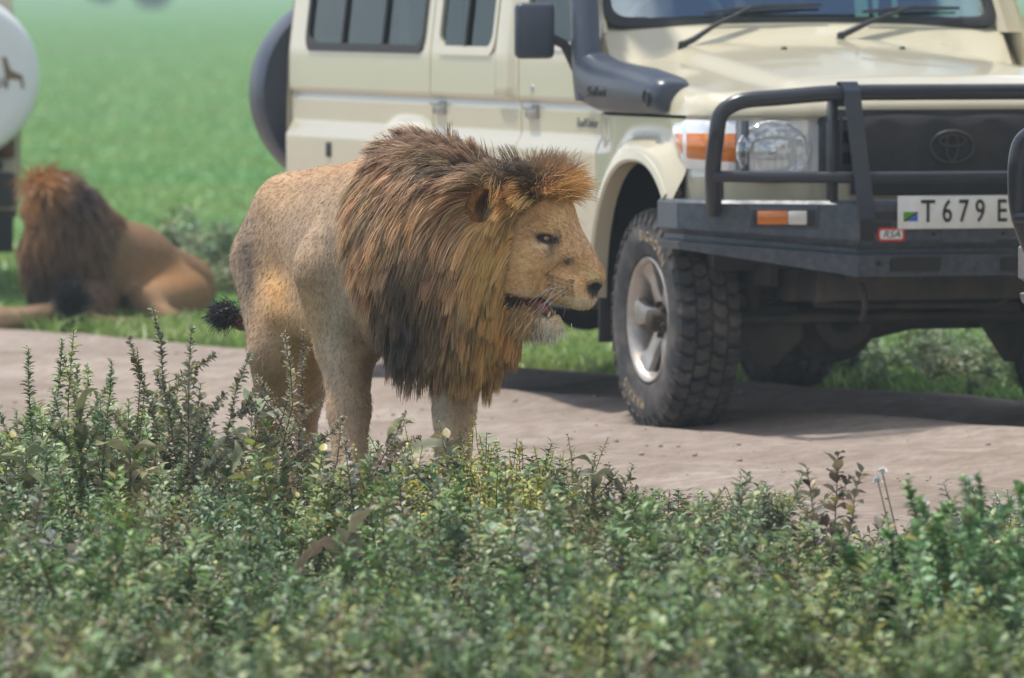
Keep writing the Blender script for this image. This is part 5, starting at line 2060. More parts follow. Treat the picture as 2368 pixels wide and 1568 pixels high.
    ws = part(r, 'windscreen_rubber', 'rubber', sharp=60)
    gv, gf = [], []
    us = np.linspace(-0.96, 0.96, 21)
    vs = np.linspace(0.05, 0.95, 9)
    for u in us:
        for v in vs:
            gv.append(screen(u * 0.775, v * 0.97))
    np_obj('windscreen', np.array(gv), grid_faces(21, 9), M['screen'], root, smooth=True)
    for sg in (-1, 1):      # pillars beside the windscreen
        p = MB()
        rg = []
        for s in np.linspace(-0.03, 1.05, 8):
            a = Vector(screen(sg * 0.765, s))
            z = a.z
            ysd = float(side_y(np.array(-0.9), np.array(z)))
            bx_ = -0.645 - max(0, (z - 1.44)) * 0.62 - 0.012
            rg.append([(a.x + 0.004, a.y, z), (a.x + 0.020, sg * (abs(a.y) * 0.45 + ysd * 0.55), z), (bx_ - 0.02, sg * (ysd + 0.001), z), (bx_ - 0.14, sg * (ysd - 0.004), z), (a.x - 0.09, a.y, z)])
        p.ring_loft(rg)
        part(p, 'windscreen_pillar', 'paint')
    # roof and rear
    rf = MB()
    rr_ = []
    for x, dz in ((-1.04, -0.045), (-1.12, -0.005), (-1.3, 0.02), (-3.0, 0.03), (-4.4, 0.015), (-4.56, -0.02)):
        ring = []
        for t in np.linspace(-1, 1, 25):
            ring.append((x, 0.735 * t, 2.095 + dz - 0.07 * abs(t) ** 5))
        ring += [(x, 0.70 * t, 2.00) for t in np.linspace(1, -1, 25)]
        rr_.append(ring)
    rf.ring_loft(rr_)
    part(rf, 'roof', 'paint')
    b = MB()
    zz = [0.50, 0.60, 1.0, 1.30, 1.90, 2.05]
    b.ring_loft([[(-4.555 - 0.03 * (0.2 < (z - 0.5) < 1.5), t * float(side_y(np.array(-4.5), np.array(z))) * 0.999, z) for t in np.linspace(-1, 1, 21)] for z in zz], closed_ring=False, caps=False)
    part(b, 'rear_panel', 'paint')
    b = MB()
    b.box((-4.598, 0.0, 1.28), (0.010, 0.012, 1.35), 0.002)
    part(b, 'rear_door_gap', 'rubber')
    for yy in (-0.42, 0.42):
        b = MB()
        b.box((-4.590, yy, 1.60), (0.014, 0.60, 0.46), 0.006)
        part(b, 'rear_window', 'rubber')
    for sg in (-1, 1):
        b = MB()
        b.box((-4.600, sg * 0.755, 0.88), (0.05, 0.13, 0.26), 0.012)
        part(b, 'tail_lamp', 'tail')
    b = MB()
    b.box((-4.68, 0, 0.60), (0.16, 1.62, 0.17), 0.02)
    b.box((-4.66, 0, 0.72), (0.12, 1.50, 0.05), 0.01)
    b.box((-4.60, 0.3, 0.58), (0.14, 0.10, 0.10), 0.01)
    b.box((-4.60, -0.3, 0.58), (0.14, 0.10, 0.10), 0.01)
    part(b, 'rear_bumper', 'dark')
    b = MB()
    b.box((-4.62, -0.52, 0.84), (0.08, 0.36, 0.22), 0.02)
    b.tube([(-4.62, -0.50, 0.78), (-4.74, -0.50, 0.95), (-4.74, -0.50, 1.15)], 0.03, 8)
    b.tube([(-4.58, -0.50, 1.15), (-4.76, -0.50, 1.15)], 0.05, 10)
    part(b, 'spare_carrier', 'dark')
    # floor pan, sills and inner wheel housings
    b = MB()
    b.box((-2.10, 0, 0.63), (5.0, 1.55, 0.10), 0.01)
    b.box((0.20, 0, 0.80), (0.70, 1.05, 0.40), 0.02)
    for cx in (0.0, -2.98):
        for sg in (-1, 1):
            b.box((cx, sg * 0.60, 0.78), (1.10, 0.03, 0.50))
            b.box((cx, sg * 0.69, 1.00), (1.10, 0.22, 0.02))
    for sg in (-1, 1):
        b.box((-0.57, sg * 0.70, 0.78), (0.03, 0.20, 0.50))
        b.box((-3.56, sg * 0.72, 0.78), (0.03, 0.20, 0.50))
        b.box((-2.42, sg * 0.72, 0.78), (0.03, 0.20, 0.50))
        b.box((0.545, sg * 0.70, 0.86), (0.03, 0.26, 0.50))
    part(b, 'underbody', 'dark', smooth=False)
    for sg in (-1, 1):
        b = MB()
        b.box((-1.52, sg * 0.80, 0.425), (1.62, 0.16, 0.035), 0.01)
        b.box((-1.52, sg * 0.885, 0.430), (1.62, 0.02, 0.055), 0.008)
        for xx in (-0.95, -1.5, -2.1):
            b.tube([(xx, sg * 0.80, 0.43), (xx, sg * 0.60, 0.56)], 0.018, 6)
        part(b, 'side_step', 'chassis')
        b = MB()
        b.box((-1.45, sg * 0.76, 0.545), (1.65, 0.14, 0.09), 0.02)
        part(b, 'sill', 'paint')
        b = MB()
        b.box((-0.565, sg * 0.765, 0.50), (0.016, 0.21, 0.42), 0.004, (0, 0.05, 0))
        part(b, 'mud_flap', 'rubber')
        b = MB()
        b.box((-3.545, sg * 0.79, 0.46), (0.016, 0.26, 0.40), 0.004, (0, -0.05, 0))
        part(b, 'mud_flap', 'rubber')
    # --- running gear
    b = MB()
    for sg in (-1, 1):
        b.box((-2.0, sg * 0.40, 0.53), (5.1, 0.07, 0.12), 0.008)
    for xx in (0.52, -0.9, -2.0, -3.6):
        b.box((xx, 0, 0.52), (0.07, 0.80, 0.09), 0.008)
    part(b, 'chassis_frame', 'chassis')
    for cx, dy, nm in ((0.0, -0.17, 'front_axle'), (-2.98, -0.10, 'rear_axle')):
        b = MB()
        zc = 0.394
        b.tube([(cx, -0.70, zc), (cx, dy - 0.22, zc), (cx, dy - 0.12, zc)], [0.045, 0.048, 0.085], 14)
        b.tube([(cx, dy + 0.12, zc), (cx, dy + 0.30, zc), (cx, 0.70, zc)], [0.085, 0.048, 0.045], 14)
        Mx = Matrix.Translation((cx, dy, zc)) @ Matrix.Rotation(-PI / 2, 4, 'Z')
        b.lathe([(-0.02, 0.0), (0.10, 0.045), (0.115, 0.06), (0.11, 0.11), (0.07, 0.142), (0.02, 0.150), (0.012, 0.160), (-0.012, 0.160), (-0.02, 0.150), (-0.07, 0.12), (-0.16, 0.06), (-0.22, 0.045), (-0.22, 0)], 30, Mx)
        part(b, nm, 'chassis', sharp=45)
        for sg in (-1, 1):
            b = MB()
            b.lathe([(-0.06, 0.0), (-0.06, 0.085), (0.0, 0.105), (0.05, 0.085), (0.06, 0.0)], 20, Matrix.Translation((cx, sg * 0.64, zc)))
            part(b, 'axle_knuckle', 'chassis')
            if cx == 0:
                pl = MB()       # lower arm bracket, a folded plate under the axle
                pl.prism([(-0.16, 0.04), (0.0, -0.165), (0.06, -0.165), (0.16, -0.06), (0.13, 0.05)], 0.012, Matrix.Translation((0.10, sg * 0.47 - 0.02, zc)) @ Matrix.Rotation(sg * 0.25 + PI / 2, 4, 'Z') @ Matrix.Rotation(PI / 2, 4, 'X'), 0.002)
                part(pl, 'arm_bracket', 'chassis')
                sp2 = MB()
                pts = []
                for i in range(90):
                    a = i * 0.42
                    pts.append((cx + 0.065 * math.cos(a), sg * 0.46 + 0.065 * math.sin(a), zc + 0.06 + i * 0.0036))
                sp2.tube(pts, 0.009, 6)
                part(sp2, 'coil_spring', 'chassis')
                sp2 = MB()
                sp2.tube([(cx + 0.11, sg * 0.52, zc + 0.02), (cx + 0.07, sg * 0.50, zc + 0.42)], 0.027, 10)
                part(sp2, 'shock_absorber', 'chassis')
            else:
                sp2 = MB()
                for kk in range(4):
                    ln = 0.62 - kk * 0.11
                    sp2.box((cx, sg * 0.47, zc + 0.10 + kk * -0.011), (ln * 2, 0.06, 0.008), 0.002)
                part(sp2, 'leaf_spring', 'chassis')
    b = MB()
    b.tube([(0.19, -0.62, 0.40), (0.21, 0.0, 0.405), (0.19, 0.62, 0.40)], 0.019, 10)
    part(b, 'track_rod', 'chassis')
    b = MB()
    b.tube([(0.24, -0.42, 0.50), (0.24, 0.45, 0.43)], 0.022, 10)
    b.box((0.27, -0.42, 0.53), (0.14, 0.10, 0.13), 0.02)
    part(b, 'panhard_rod', 'chassis')
    b = MB()
    b.tube([(0.36, -0.40, 0.56), (0.38, -0.38, 0.46), (0.38, -0.2, 0.45), (0.38, 0.3, 0.45), (0.36, 0.42, 0.50)], 0.014, 8)
    part(b, 'sway_bar', 'chassis')
    b = MB()
    b.box((-0.15, 0.05, 0.53), (0.55, 0.42, 0.22), 0.05)
    b.box((-1.2, 0.0, 0.52), (0.9, 0.30, 0.22), 0.05)
    b.tube([(-0.2, 0.22, 0.45), (-1.6, 0.25, 0.42), (-3.3, 0.28, 0.45), (-4.5, 0.4, 0.48)], 0.03, 8)
    b.tube([(-1.5, -0.06, 0.46), (-2.85, -0.10, 0.42)], 0.04, 8)
    part(b, 'engine_sump', 'dark')
    b = MB()
    b.box((-2.0, -0.48, 0.48), (0.85, 0.42, 0.20), 0.06)
    part(b, 'fuel_tank', 'dark')
    for x, sg in ((0.0, -1), (0.0, 1), (-2.98, -1), (-2.98, 1)):
        wheel(root, x, sg * (0.775 if x == 0 else 0.735), sg, M, 0.0)
    # --- lamps and grille
    def nose(a, z, off=0.0):
        return (float(front_x(abs(a))) + off, a, z)
    for sg in (-1, 1):
        b = MB()        # lamp housing behind the lenses
        rg = []
        for a in np.linspace(0.475, 0.872, 26):
            x = float(front_x(a))
            rg.append([(x - 0.10, sg * a * 0.98, 0.915), (x - 0.012, sg * a, 0.915), (x - 0.012, sg * a, 1.119), (x - 0.10, sg * a * 0.98, 1.119)])
        b.ring_loft(rg)
        part(b, 'lamp_housing', 'chrome', sharp=60)
        hl = MB()
        cy_, cz_ = sg * 0.640, 1.008
        nx = -sg * 0.20
        Mx = Matrix.Translation((0.652, cy_, cz_)) @ Matrix.Rotation(sg * 0.20, 4, 'Z') @ Matrix.Rotation(-PI / 2, 4, 'Z') @ Matrix.Diagonal((1.12, -1, 0.93, 1))
        hl.lathe([(0.034, 0.0), (0.031, 0.035), (0.020, 0.080), (0.0, 0.112), (-0.008, 0.118), (-0.012, 0.114)], 40, Mx)
        hd = part(hl, 'headlamp_reflector', 'bowl', sharp=60)
        bl = MB()
        bl.lathe([(-0.012, 0.0), (-0.010, 0.012), (0.03, 0.016)], 16, Mx)
        part(bl, 'bulb_shield', 'steel', hd)
        ln = MB()
        ln.lathe([(-0.062, 0.0), (-0.059, 0.03), (-0.050, 0.06), (-0.034, 0.09), (-0.016, 0.110), (-0.006, 0.116)], 40, Mx)
        part(ln, 'headlamp_lens', 'lens', hd)
        for i in range(-4, 5):      # moulded ribs of the lens
            rb = MB()
            hh = math.sqrt(max(0.0, 0.100 ** 2 - (i * 0.022) ** 2))
            pts = [Mx @ Vector((i * 0.022, -0.060 + 4.6 * (zz_ ** 2 + (i * 0.022) ** 2) * 0.75, zz_)) for zz_ in np.linspace(-hh, hh * 0.95, 7)]
            rb.tube(pts, 0.0016, 5)
            part(rb, 'lens_rib', 'clear', hd)
        bz = MB()
        bz.box((0.642, sg * 0.742, 1.017), (0.03, 0.012, 0.200), 0.003, (0, 0, sg * -0.45))
        part(bz, 'lamp_divider', 'plastic')
        # clear corner lens with the amber turn signal inside
        cl, am = MB(), MB()
        rc, ra = [], []
        for a in np.concatenate([np.linspace(0.752, 0.872, 18)]):
            x = float(front_x(a))
            kk = (a - 0.752) / 0.12
            rc.append([(x + 0.002, sg * (a + 0.004), 0.925 + 0.02 * kk), (x + 0.010, sg * (a + 0.012), 0.94 + 0.02 * kk), (x + 0.010, sg * (a + 0.012), 1.10), (x + 0.002, sg * (a + 0.004), 1.117)])
            if a < 0.868:
                ra.append([(x + 0.006, sg * (a + 0.007), 0.965 + 0.01 * kk), (x + 0.0125, sg * (a + 0.0145), 0.972 + 0.01 * kk), (x + 0.0125, sg * (a + 0.0145), 1.068), (x + 0.006, sg * (a + 0.007), 1.075)])
        for xx in (0.36, 0.32, 0.285):
            kk = (0.40 - xx) / 0.12
            rc.append([(xx, sg * 0.877, 0.945 + 0.10 * kk), (xx, sg * 0.886, 0.958 + 0.10 * kk), (xx, sg * 0.886, 1.10 - 0.01 * kk), (xx, sg * 0.877, 1.112 - 0.01 * kk)])
            if xx > 0.29:
                ra.append([(xx, sg * 0.880, 0.975 + 0.05 * kk), (xx, sg * 0.8885, 0.982 + 0.05 * kk), (xx, sg * 0.8885, 1.066), (xx, sg * 0.880, 1.072)])
        cl.ring_loft(rc)
        am.ring_loft(ra)
        ts_ = part(cl, 'corner_lamp', 'chrome', sharp=60)
        part(am, 'turn_signal', 'amber', ts_, sharp=60)
    b = MB()        # grille surround with its bars
    rg = []
    for a in np.linspace(-0.478, 0.478, 31):
        x = float(front_x(abs(a)))
        rg.append([(x - 0.06, a, 0.915), (x - 0.045, a, 0.915), (x - 0.045, a, 1.150), (x - 0.06, a, 1.150)])
    b.ring_loft(rg)
    gr = part(b, 'grille', 'dark')
    for z in (0.945, 1.02, 1.095):
        rg = []
        bb = MB()
        for a in np.linspace(-0.47, 0.47, 31):
            x = float(front_x(abs(a))) - 0.012
            rg.append([(x - 0.03, a, z - 0.012), (x, a, z - 0.016), (x, a, z + 0.016), (x - 0.03, a, z + 0.012)])
        bb.ring_loft(rg)
        part(bb, 'grille_bar', 'plastic', gr)
    for a in (-0.462, -0.40, 0.40, 0.462):
        bb = MB()
        bb.box((float(front_x(abs(a))) - 0.008, a, 1.025), (0.03, 0.022 if abs(a) > 0.45 else 0.012, 0.20), 0.004)
        part(bb, 'grille_upright', 'plastic', gr)
    bb = MB()
    rg = []
    for a in np.linspace(-0.48, 0.48, 31):
        x = float(front_x(abs(a))) + 0.004
        t_ = float(smooth01(0.48, 0.40, np.array(abs(a))))
        rg.append([(x - 0.03, a, 1.10 + 0.018 * t_), (x, a, 1.105 + 0.020 * t_), (x, a, 1.125 + 0.030 * t_), (x - 0.03, a, 1.122 + 0.030 * t_)])
    bb.ring_loft(rg)
    part(bb, 'grille_top_rail', 'plastic', gr)
    bib = MB()          # dark dust bib stretched over the middle of the grille
    rg = []
    for a in np.linspace(-0.37, 0.37, 25):
        x = float(front_x(abs(a))) + 0.006 + 0.010 * math.sin(abs(a) * 9)
        rg.append([(x - 0.02, a, 0.85), (x + 0.012, a, 0.856), (x + 0.018 + 0.004 * math.sin(a * 31), a, 1.0), (x + 0.014, a, 1.125), (x - 0.015, a, 1.150)])
    bib.ring_loft(rg, closed_ring=False, caps=False)
    bibo = part(bib, 'grille_bib', 'grille', sharp=60)
    em = MB()
    xe = 0.738

    def oval(ry, rz, cz_, r_):
        em.tube([(xe + 0.004, ry * math.cos(t), 1.022 + cz_ + rz * math.sin(t)) for t in np.linspace(0, 2 * PI, 41)[:-1]], r_, 6, closed=True)
    oval(0.082, 0.056, 0, 0.0052)
    oval(0.050, 0.020, 0.022, 0.0042)
    oval(0.022, 0.050, 0.002, 0.0042)
    part(em, 'emblem', 'emblem', bibo)
    # --- steel bumper with its wings
    def wing_x(a):
        return float(np.interp(a, [0, 0.42, 0.86, 0.945, 0.958], [0.930, 0.930, 0.640, 0.500, 0.300]))

    def wing_y(a):
        return min(a, 0.945) if a <= 0.945 else 0.948

    bp = MB()
    rg = []
    al = np.concatenate([[0.0, 0.1, 0.2, 0.3, 0.405, 0.42, 0.435], np.linspace(0.47, 0.85, 9), [0.87, 0.895, 0.92, 0.945, 0.958]])
    al = np.concatenate([-al[::-1], al[1:]])
    for a_ in al:
        a = abs(a_)
        s = 1 if a_ >= 0 else -1
        x = wing_x(a)
        y = s * wing_y(a)
        k = max(0.0, (a - 0.42) / 0.50)
        k = min(k, 1.05)
        zt = 0.838
        z_mid = 0.700 + 0.035 * k
        z_in = 0.668 + 0.045 * k
        z_lo = 0.655 + 0.040 * k
        z_b = 0.572 + 0.085 * k
        nx, ny = (1.0, 0.0) if a <= 0.42 else ((0.84, 0.55 * s) if a < 0.9 else (0.3, 0.95 * s))

        def pt(off, z):
            return (x - off * nx, y - off * ny, z)
        rg.append([pt(0.12, zt), pt(0.012, zt), pt(0.0, zt - 0.012), pt(0.0, z_mid), pt(0.030, z_in), pt(0.030, z_lo), pt(0.004, z_lo - 0.008), pt(0.012, z_b), pt(0.10, z_b + 0.01)])
    bp.ring_loft(rg, caps=False)
    bumper = part(bp, 'bumper', 'bumper', sharp=25)

    def rect_on(y0, y1, z0, z1, off, nm, mt, par, r=0.006, th=0.010):
        m_ = MB()
        pts = rrect(y0, y1, z0, z1, min(r, (z1 - z0) * 0.49), 4)
        a = [(wing_x(abs(y)) + off - th, y, z) for y, z in pts]
        c_ = [(wing_x(abs(y)) + off, y, z) for y, z in pts]
        m_.ring_loft([a, c_])
        return part(m_, nm, mt, par, sharp=40)
    # openings in the middle of the bumper
    rect_on(-0.415, -0.30, 0.725, 0.765, 0.002, 'bumper_slot', 'dark', bumper, 0.004)
    rect_on(-0.415, -0.365, 0.700, 0.745, 0.0025, 'bumper_slot', 'ink', bumper, 0.004)
    rect_on(-0.415, -0.27, 0.770, 0.800, 0.0022, 'bumper_slot', 'dark', bumper, 0.004)
    rect_on(0.345, 0.395, 0.700, 0.745, 0.0025, 'bumper_slot', 'ink', bumper, 0.004)
    rect_on(-0.300, -0.115, 0.590, 0.638, 0.0, 'bumper_slot', 'ink', bumper, 0.006)
    rect_on(0.115, 0.300, 0.590, 0.638, 0.0, 'bumper_slot', 'ink', bumper, 0.006)
    rect_on(-0.115, 0.095, 0.690, 0.748, 0.003, 'cover_plate', 'bumper', bumper, 0.01)
    for yb, zb_ in ((-0.345, 0.62), (-0.14, 0.72), (0.12, 0.72), (0.345, 0.62)):
        m_ = MB()
        m_.lathe([(-0.006, 0), (-0.006, 0.007), (0.004, 0.009)], 10, Matrix.Translation((0.928, yb, zb_)) @ Matrix.Rotation(PI / 2, 4, 'Z'))
        part(m_, 'bolt', 'ink', bumper)
    # indicator lamps in the wings
    for sg in (-1, 1):
        ang = math.atan2(0.29, 0.44)
        d = Vector((-math.sin(ang), sg * math.cos(ang), 0))
        n = Vector((math.cos(ang), sg * math.sin(ang), 0))
        c0 = Vector((wing_x(0.645), sg * 0.645, 0.778))
        Rm_ = Matrix((d, n, (0, 0, 1))).transposed()

        def onw(u, w, z, su, sn, sz, nm, mt, par, r=0.004):
            m_ = MB()
            m_.box(c0 + d * u + n * w + Vector((0, 0, z)), (su, sn, sz), r, Rm_)
            return part(m_, nm, mt, par)
        lf = onw(0, 0.002, 0, 0.245, 0.008, 0.074, 'lamp_recess', 'plastic', bumper, 0.003)
        onw(0, 0.004, 0, 0.225, 0.008, 0.058, 'recess_back', 'ink', bumper, 0.002)
        onw(0.040, 0.008, 0, 0.110, 0.012, 0.048, 'amber_lens', 'amber', bumper)
        onw(-0.050, 0.008, 0, 0.068, 0.012, 0.048, 'clear_lens', 'clear', bumper)
    # bull bar: main hoop
    def hoop():
        pts = []
        X0 = 0.800
        key = [(0.66, -0.865, 0.80), (0.715, -0.885, 0.86), (0.765, -0.905, 0.95), (X0, -0.905, 1.06), (X0 + 0.005, -0.895, 1.13), (X0 + 0.012, -0.868, 1.165), (X0 + 0.03, -0.81, 1.190), (X0 + 0.06, -0.70, 1.200), (X0 + 0.10, -0.50, 1.216), (X0 + 0.105, -0.25, 1.218), (X0 + 0.105, 0, 1.218)]
        key = key + [(x, -y, z) for x, y, z in key[-2::-1]]
        for i in range(len(key) - 1):
            a, b_, c_, d_ = (Vector(key[max(0, min(len(key) - 1, i + q_))]) for q_ in (-1, 0, 1, 2))
            for t in np.linspace(0, 1, 6)[:-1]:
                pts.append(0.5 * ((2 * b_) + (c_ - a) * t + (2 * a - 5 * b_ + 4 * c_ - d_) * t * t + (3 * b_ - a - 3 * c_ + d_) * t ** 3))
        pts.append(Vector(key[-1]))
        return pts
    m_ = MB()
    m_.tube(hoop(), 0.0285, 16)
    bar = part(m_, 'bull_bar', 'bar')
    m_ = MB()
    m_.tube([(0.775, -0.905, 0.925), (0.80, -0.86, 0.925), (0.845, -0.70, 0.922), (0.905, -0.45, 0.92), (0.915, 0, 0.92), (0.905, 0.45, 0.92), (0.845, 0.70, 0.922), (0.80, 0.86, 0.925), (0.775, 0.905, 0.925)], 0.0205, 12)
    part(m_, 'lower_rail', 'bar', bar)
    for sg in (-1, 1):
        m_ = MB()
        rings = []
        prof = [(0.840, 1.17), (0.855, 1.225), (0.885, 1.256), (0.925, 1.256), (0.945, 1.225), (0.944, 1.15), (0.945, 1.0), (0.950, 0.90), (0.955, 0.80), (0.950, 0.775)]
        for x, z in prof:
            yo = sg * (0.455 - 0.055 * (1.25 - z) / 0.45)
            rings.append([(x, yo - 0.030, z), (x, yo + 0.030, z), (x - 0.008, yo + 0.030, z - 0.003), (x - 0.008, yo - 0.030, z - 0.003)])
        m_.ring_loft(rings)
        part(m_, 'strap', 'plastic', bar, sharp=30)
        m_ = MB()
        m_.box((0.845, sg * 0.49, 0.985), (0.05, 0.030, 0.44), 0.006)
        part(m_, 'upright', 'bar', bar)
    # recovery hooks and number plate hardware
    for sg in (-1, 1):
        m_ = MB()
        c0 = Vector((0.80, sg * 0.365, 0.545))
        m_.box(c0 + Vector((0, 0, 0.02)), (0.12, 0.08, 0.03), 0.005)
        m_.tube([c0 + Vector(p) for p in ((0.0, 0, 0.0), (0.035, 0, -0.04), (0.045, 0, -0.085), (0.02, 0, -0.125), (-0.02, 0, -0.125))], [0.014, 0.013, 0.012, 0.011, 0.007], 10)
        part(m_, 'tow_hook', 'hub')
    # --- snorkel on the right wing
    sn = MB()
    rings = []

    def sec(x, yo, yi, z0, z1, rr=0.35):
        pts = []
        n = 16
        for i in range(n):
            a = 2 * PI * i / n
            c_, s_ = math.cos(a), math.sin(a)
            q_ = (abs(c_) ** 3.4 + abs(s_) ** 3.4) ** (-1 / 3.4)
            pts.append((x, (yo + yi) / 2 + (yi - yo) / 2 * c_ * q_, (z0 + z1) / 2 + (z1 - z0) / 2 * s_ * q_))
        return pts
    for x, yo, yi, z0, z1 in ((0.208, -0.880, -0.80, 1.160, 1.215), (0.205, -0.905, -0.79, 1.146, 1.236), (0.190, -0.918, -0.78, 1.138, 1.252), (0.15, -0.925, -0.77, 1.134, 1.264), (0.08, -0.930, -0.76, 1.132, 1.275), (-0.10, -0.938, -0.76, 1.130, 1.295), (-0.30, -0.940, -0.76, 1.130, 1.305), (-0.50, -0.940, -0.77, 1.135, 1.320), (-0.60, -0.940, -0.79, 1.150, 1.345), (-0.655, -0.94, -0.82, 1.19, 1.36)):
        rings.append(sec(x, yo, yi, z0, z1))
    sn.ring_loft(rings)
    up_r = []
    for z, x0, x1, yo, yi in ((1.17, -0.685, -0.56, -0.938, -0.80), (1.25, -0.715, -0.56, -0.940, -0.81), (1.33, -0.735, -0.59, -0.938, -0.83), (1.40, -0.745, -0.625, -0.934, -0.835), (1.50, -0.775, -0.665, -0.925, -0.825), (1.70, -0.895, -0.785, -0.900, -0.80), (1.95, -1.045, -0.935, -0.868, -0.770), (2.15, -1.07, -0.96, -0.865, -0.767)):
        pts = []
        for i in range(16):
            a = 2 * PI * i / 16
            c_, s_ = math.cos(a), math.sin(a)
            q_ = (abs(c_) ** 2.8 + abs(s_) ** 2.8) ** (-1 / 2.8)
            pts.append(((x0 + x1) / 2 + (x1 - x0) / 2 * c_ * q_, (yo + yi) / 2 + (yi - yo) / 2 * s_ * q_, z))
        up_r.append(pts)
    sn.ring_loft(up_r)
    sk_ = part(sn, 'snorkel', 'plastic', sharp=50)
    m_ = MB()
    m_.lathe([(0.0, 0.0), (0.0, 0.024), (-0.006, 0.030), (0.004, 0.032)], 18, Matrix.Translation((0.125, -0.9285, 1.190)))
    part(m_, 'snorkel_bolt_hole', 'ink', sk_)
    v, f = text_arrays('Safari', 0.060, 0.002, 1.0, 0.15)
    m_ = MB()
    m_.add([(-0.40 + p.x * 1.6, -0.9415 - p.z, 1.205 + p.y * 0.85) for p in v], f)
    part(m_, 'lettering', 'ink', sk_, smooth=False)
    m_ = MB()
    m_.box((-0.69, -0.873, 2.22), (0.0, 0.0, 0.0)) if False else m_.box((-1.0, -0.815, 2.22), (0.20, 0.15, 0.16), 0.03)
    part(m_, 'snorkel_head', 'plastic', sk_)
    # door badge
    v, f = text_arrays('Land Cruiser', 0.050, 0.0015, 0.9, 0.2)
    m_ = MB()
    m_.add([(-0.83 + p.x * 0.98, -0.8275 - p.z, 1.085 + p.y) for p in v], f)
    part(m_, 'badge', 'badge', smooth=False)
    # --- mirrors
    for sg in (-1, 1):
        m_ = MB()
        m_.box((-0.76, sg * 1.055, 1.425), (0.055, 0.150, 0.205), 0.022, None, 3)
        mr = part(m_, 'mirror_housing', 'plastic')
        m_ = MB()
        m_.box((-0.789, sg * 1.055, 1.425), (0.004, 0.130, 0.185), 0.001)
        part(m_, 'mirror_glass', 'mirror', mr)
        m_ = MB()
        m_.tube([(-0.755, sg * 0.995, 1.400), (-0.745, sg * 0.945, 1.375), (-0.735, sg * 0.925, 1.340), (-0.725, sg * 0.895, 1.28), (-0.72, sg * 0.87, 1.245)], [0.018, 0.019, 0.022, 0.026, 0.020], 10)
        m_.box((-0.72, sg * 0.862, 1.275), (0.06, 0.04, 0.12), 0.015)
        part(m_, 'mirror_arm', 'rubber', mr)
    # --- wipers
    for (ya, yb) in ((-0.52, 0.06), (0.10, 0.62)):
        m_ = MB()
        A = Vector((-0.655, ya, float(hood_z(np.array(-0.65), np.array(ya))) + 0.012))
        s1 = Vector(screen(ya + 0.30, 0.075)) + Vector((0.025, 0, 0.012))
        m_.lathe([(-0.02, 0.016), (0.01, 0.014), (0.016, 0.0)], 12, Matrix.Translation(A) @ Matrix.Rotation(PI / 2, 4, 'X'))
        m_.tube([A, A + Vector((-0.01, 0.05, 0.02)), A.lerp(s1, 0.45) + Vector((0, 0, 0.006)), s1], [0.013, 0.012, 0.009, 0.006], 8)
        wp = part(m_, 'wiper_arm', 'rubber')
        m_ = MB()
        b0 = Vector(screen(ya + 0.12, 0.060)) + Vector((0.018, 0, 0.004))
        b1 = Vector(screen(yb, 0.100)) + Vector((0.018, 0, 0.004))
        m_.tube([b0, b0.lerp(b1, 0.5) + Vector((0.006, 0, 0.008)), b1], [0.006, 0.010, 0.006], 6)
        part(m_, 'wiper_blade', 'rubber', wp)
    # --- inside: dashboard, steering wheel, seats
    m_ = MB()
    m_.box((-0.98, 0, 1.28), (0.32, 1.45, 0.30), 0.06)
    part(m_, 'dashboard', 'dash')
    m_ = MB()
    cs_ = Vector((-1.16, -0.38, 1.42))
    Rw = Matrix.Rotation(math.radians(-58), 3, 'Y')
    m_.tube([cs_ + Rw @ Vector((0.19 * math.cos(t), 0.19 * math.sin(t), 0)) for t in np.linspace(0, 2 * PI, 33)[:-1]], 0.014, 8, closed=True)
    for t in (0.3, PI - 0.3, 1.5 * PI):
        m_.tube([cs_, cs_ + Rw @ Vector((0.18 * math.sin(t), 0.18 * math.cos(t), 0))], 0.014, 6)
    m_.tube([cs_, cs_ + Vector((0.22, 0, -0.14))], 0.03, 8)
    part(m_, 'steering_wheel', 'dash')
    for sx, sy in ((-1.62, -0.38), (-1.62, 0.38), (-2.5, -0.42), (-2.5, 0.42), (-3.35, -0.42), (-3.35, 0.42), (-4.15, -0.42), (-4.15, 0.42)):
        m_ = MB()
        m_.box((sx, sy, 0.98), (0.50, 0.50, 0.16), 0.05)
        m_.box((sx - 0.26, sy, 1.32), (0.14, 0.48, 0.66), 0.06, (0, -0.16, 0))
        m_.box((sx - 0.33, sy, 1.74), (0.09, 0.26, 0.20), 0.04, (0, -0.16, 0))
        part(m_, 'seat', 'seat')
    m_ = MB()
    for xx in (-1.75, -2.68):
        for sg in (-1, 1):
            m_.tube([(xx, sg * 0.70, 0.7), (xx, sg * 0.68, 2.0)], 0.028, 8)
        m_.tube([(xx, -0.68, 2.0), (xx, 0.68, 2.0)], 0.028, 8)
    part(m_, 'roll_bar', 'dark')
    return root


def spare_wheel(root, M, cover):
    """spare on the rear door, under a fabric cover"""
    m_ = MB()
    Mx = Matrix.Translation((-4.83, -0.50, 1.150)) @ Matrix.Rotation(PI / 2, 4, 'Z')
    m_.lathe([(0.128, 0.0), (0.130, 0.10), (0.132, 0.30), (0.126, 0.365), (0.105, 0.398), (0.06, 0.408), (-0.06, 0.408), (-0.095, 0.395), (-0.10, 0.30), (-0.10, 0.0)], 64, Mx)
    return m_.build('spare_cover', M[cover], root, sharp=60)


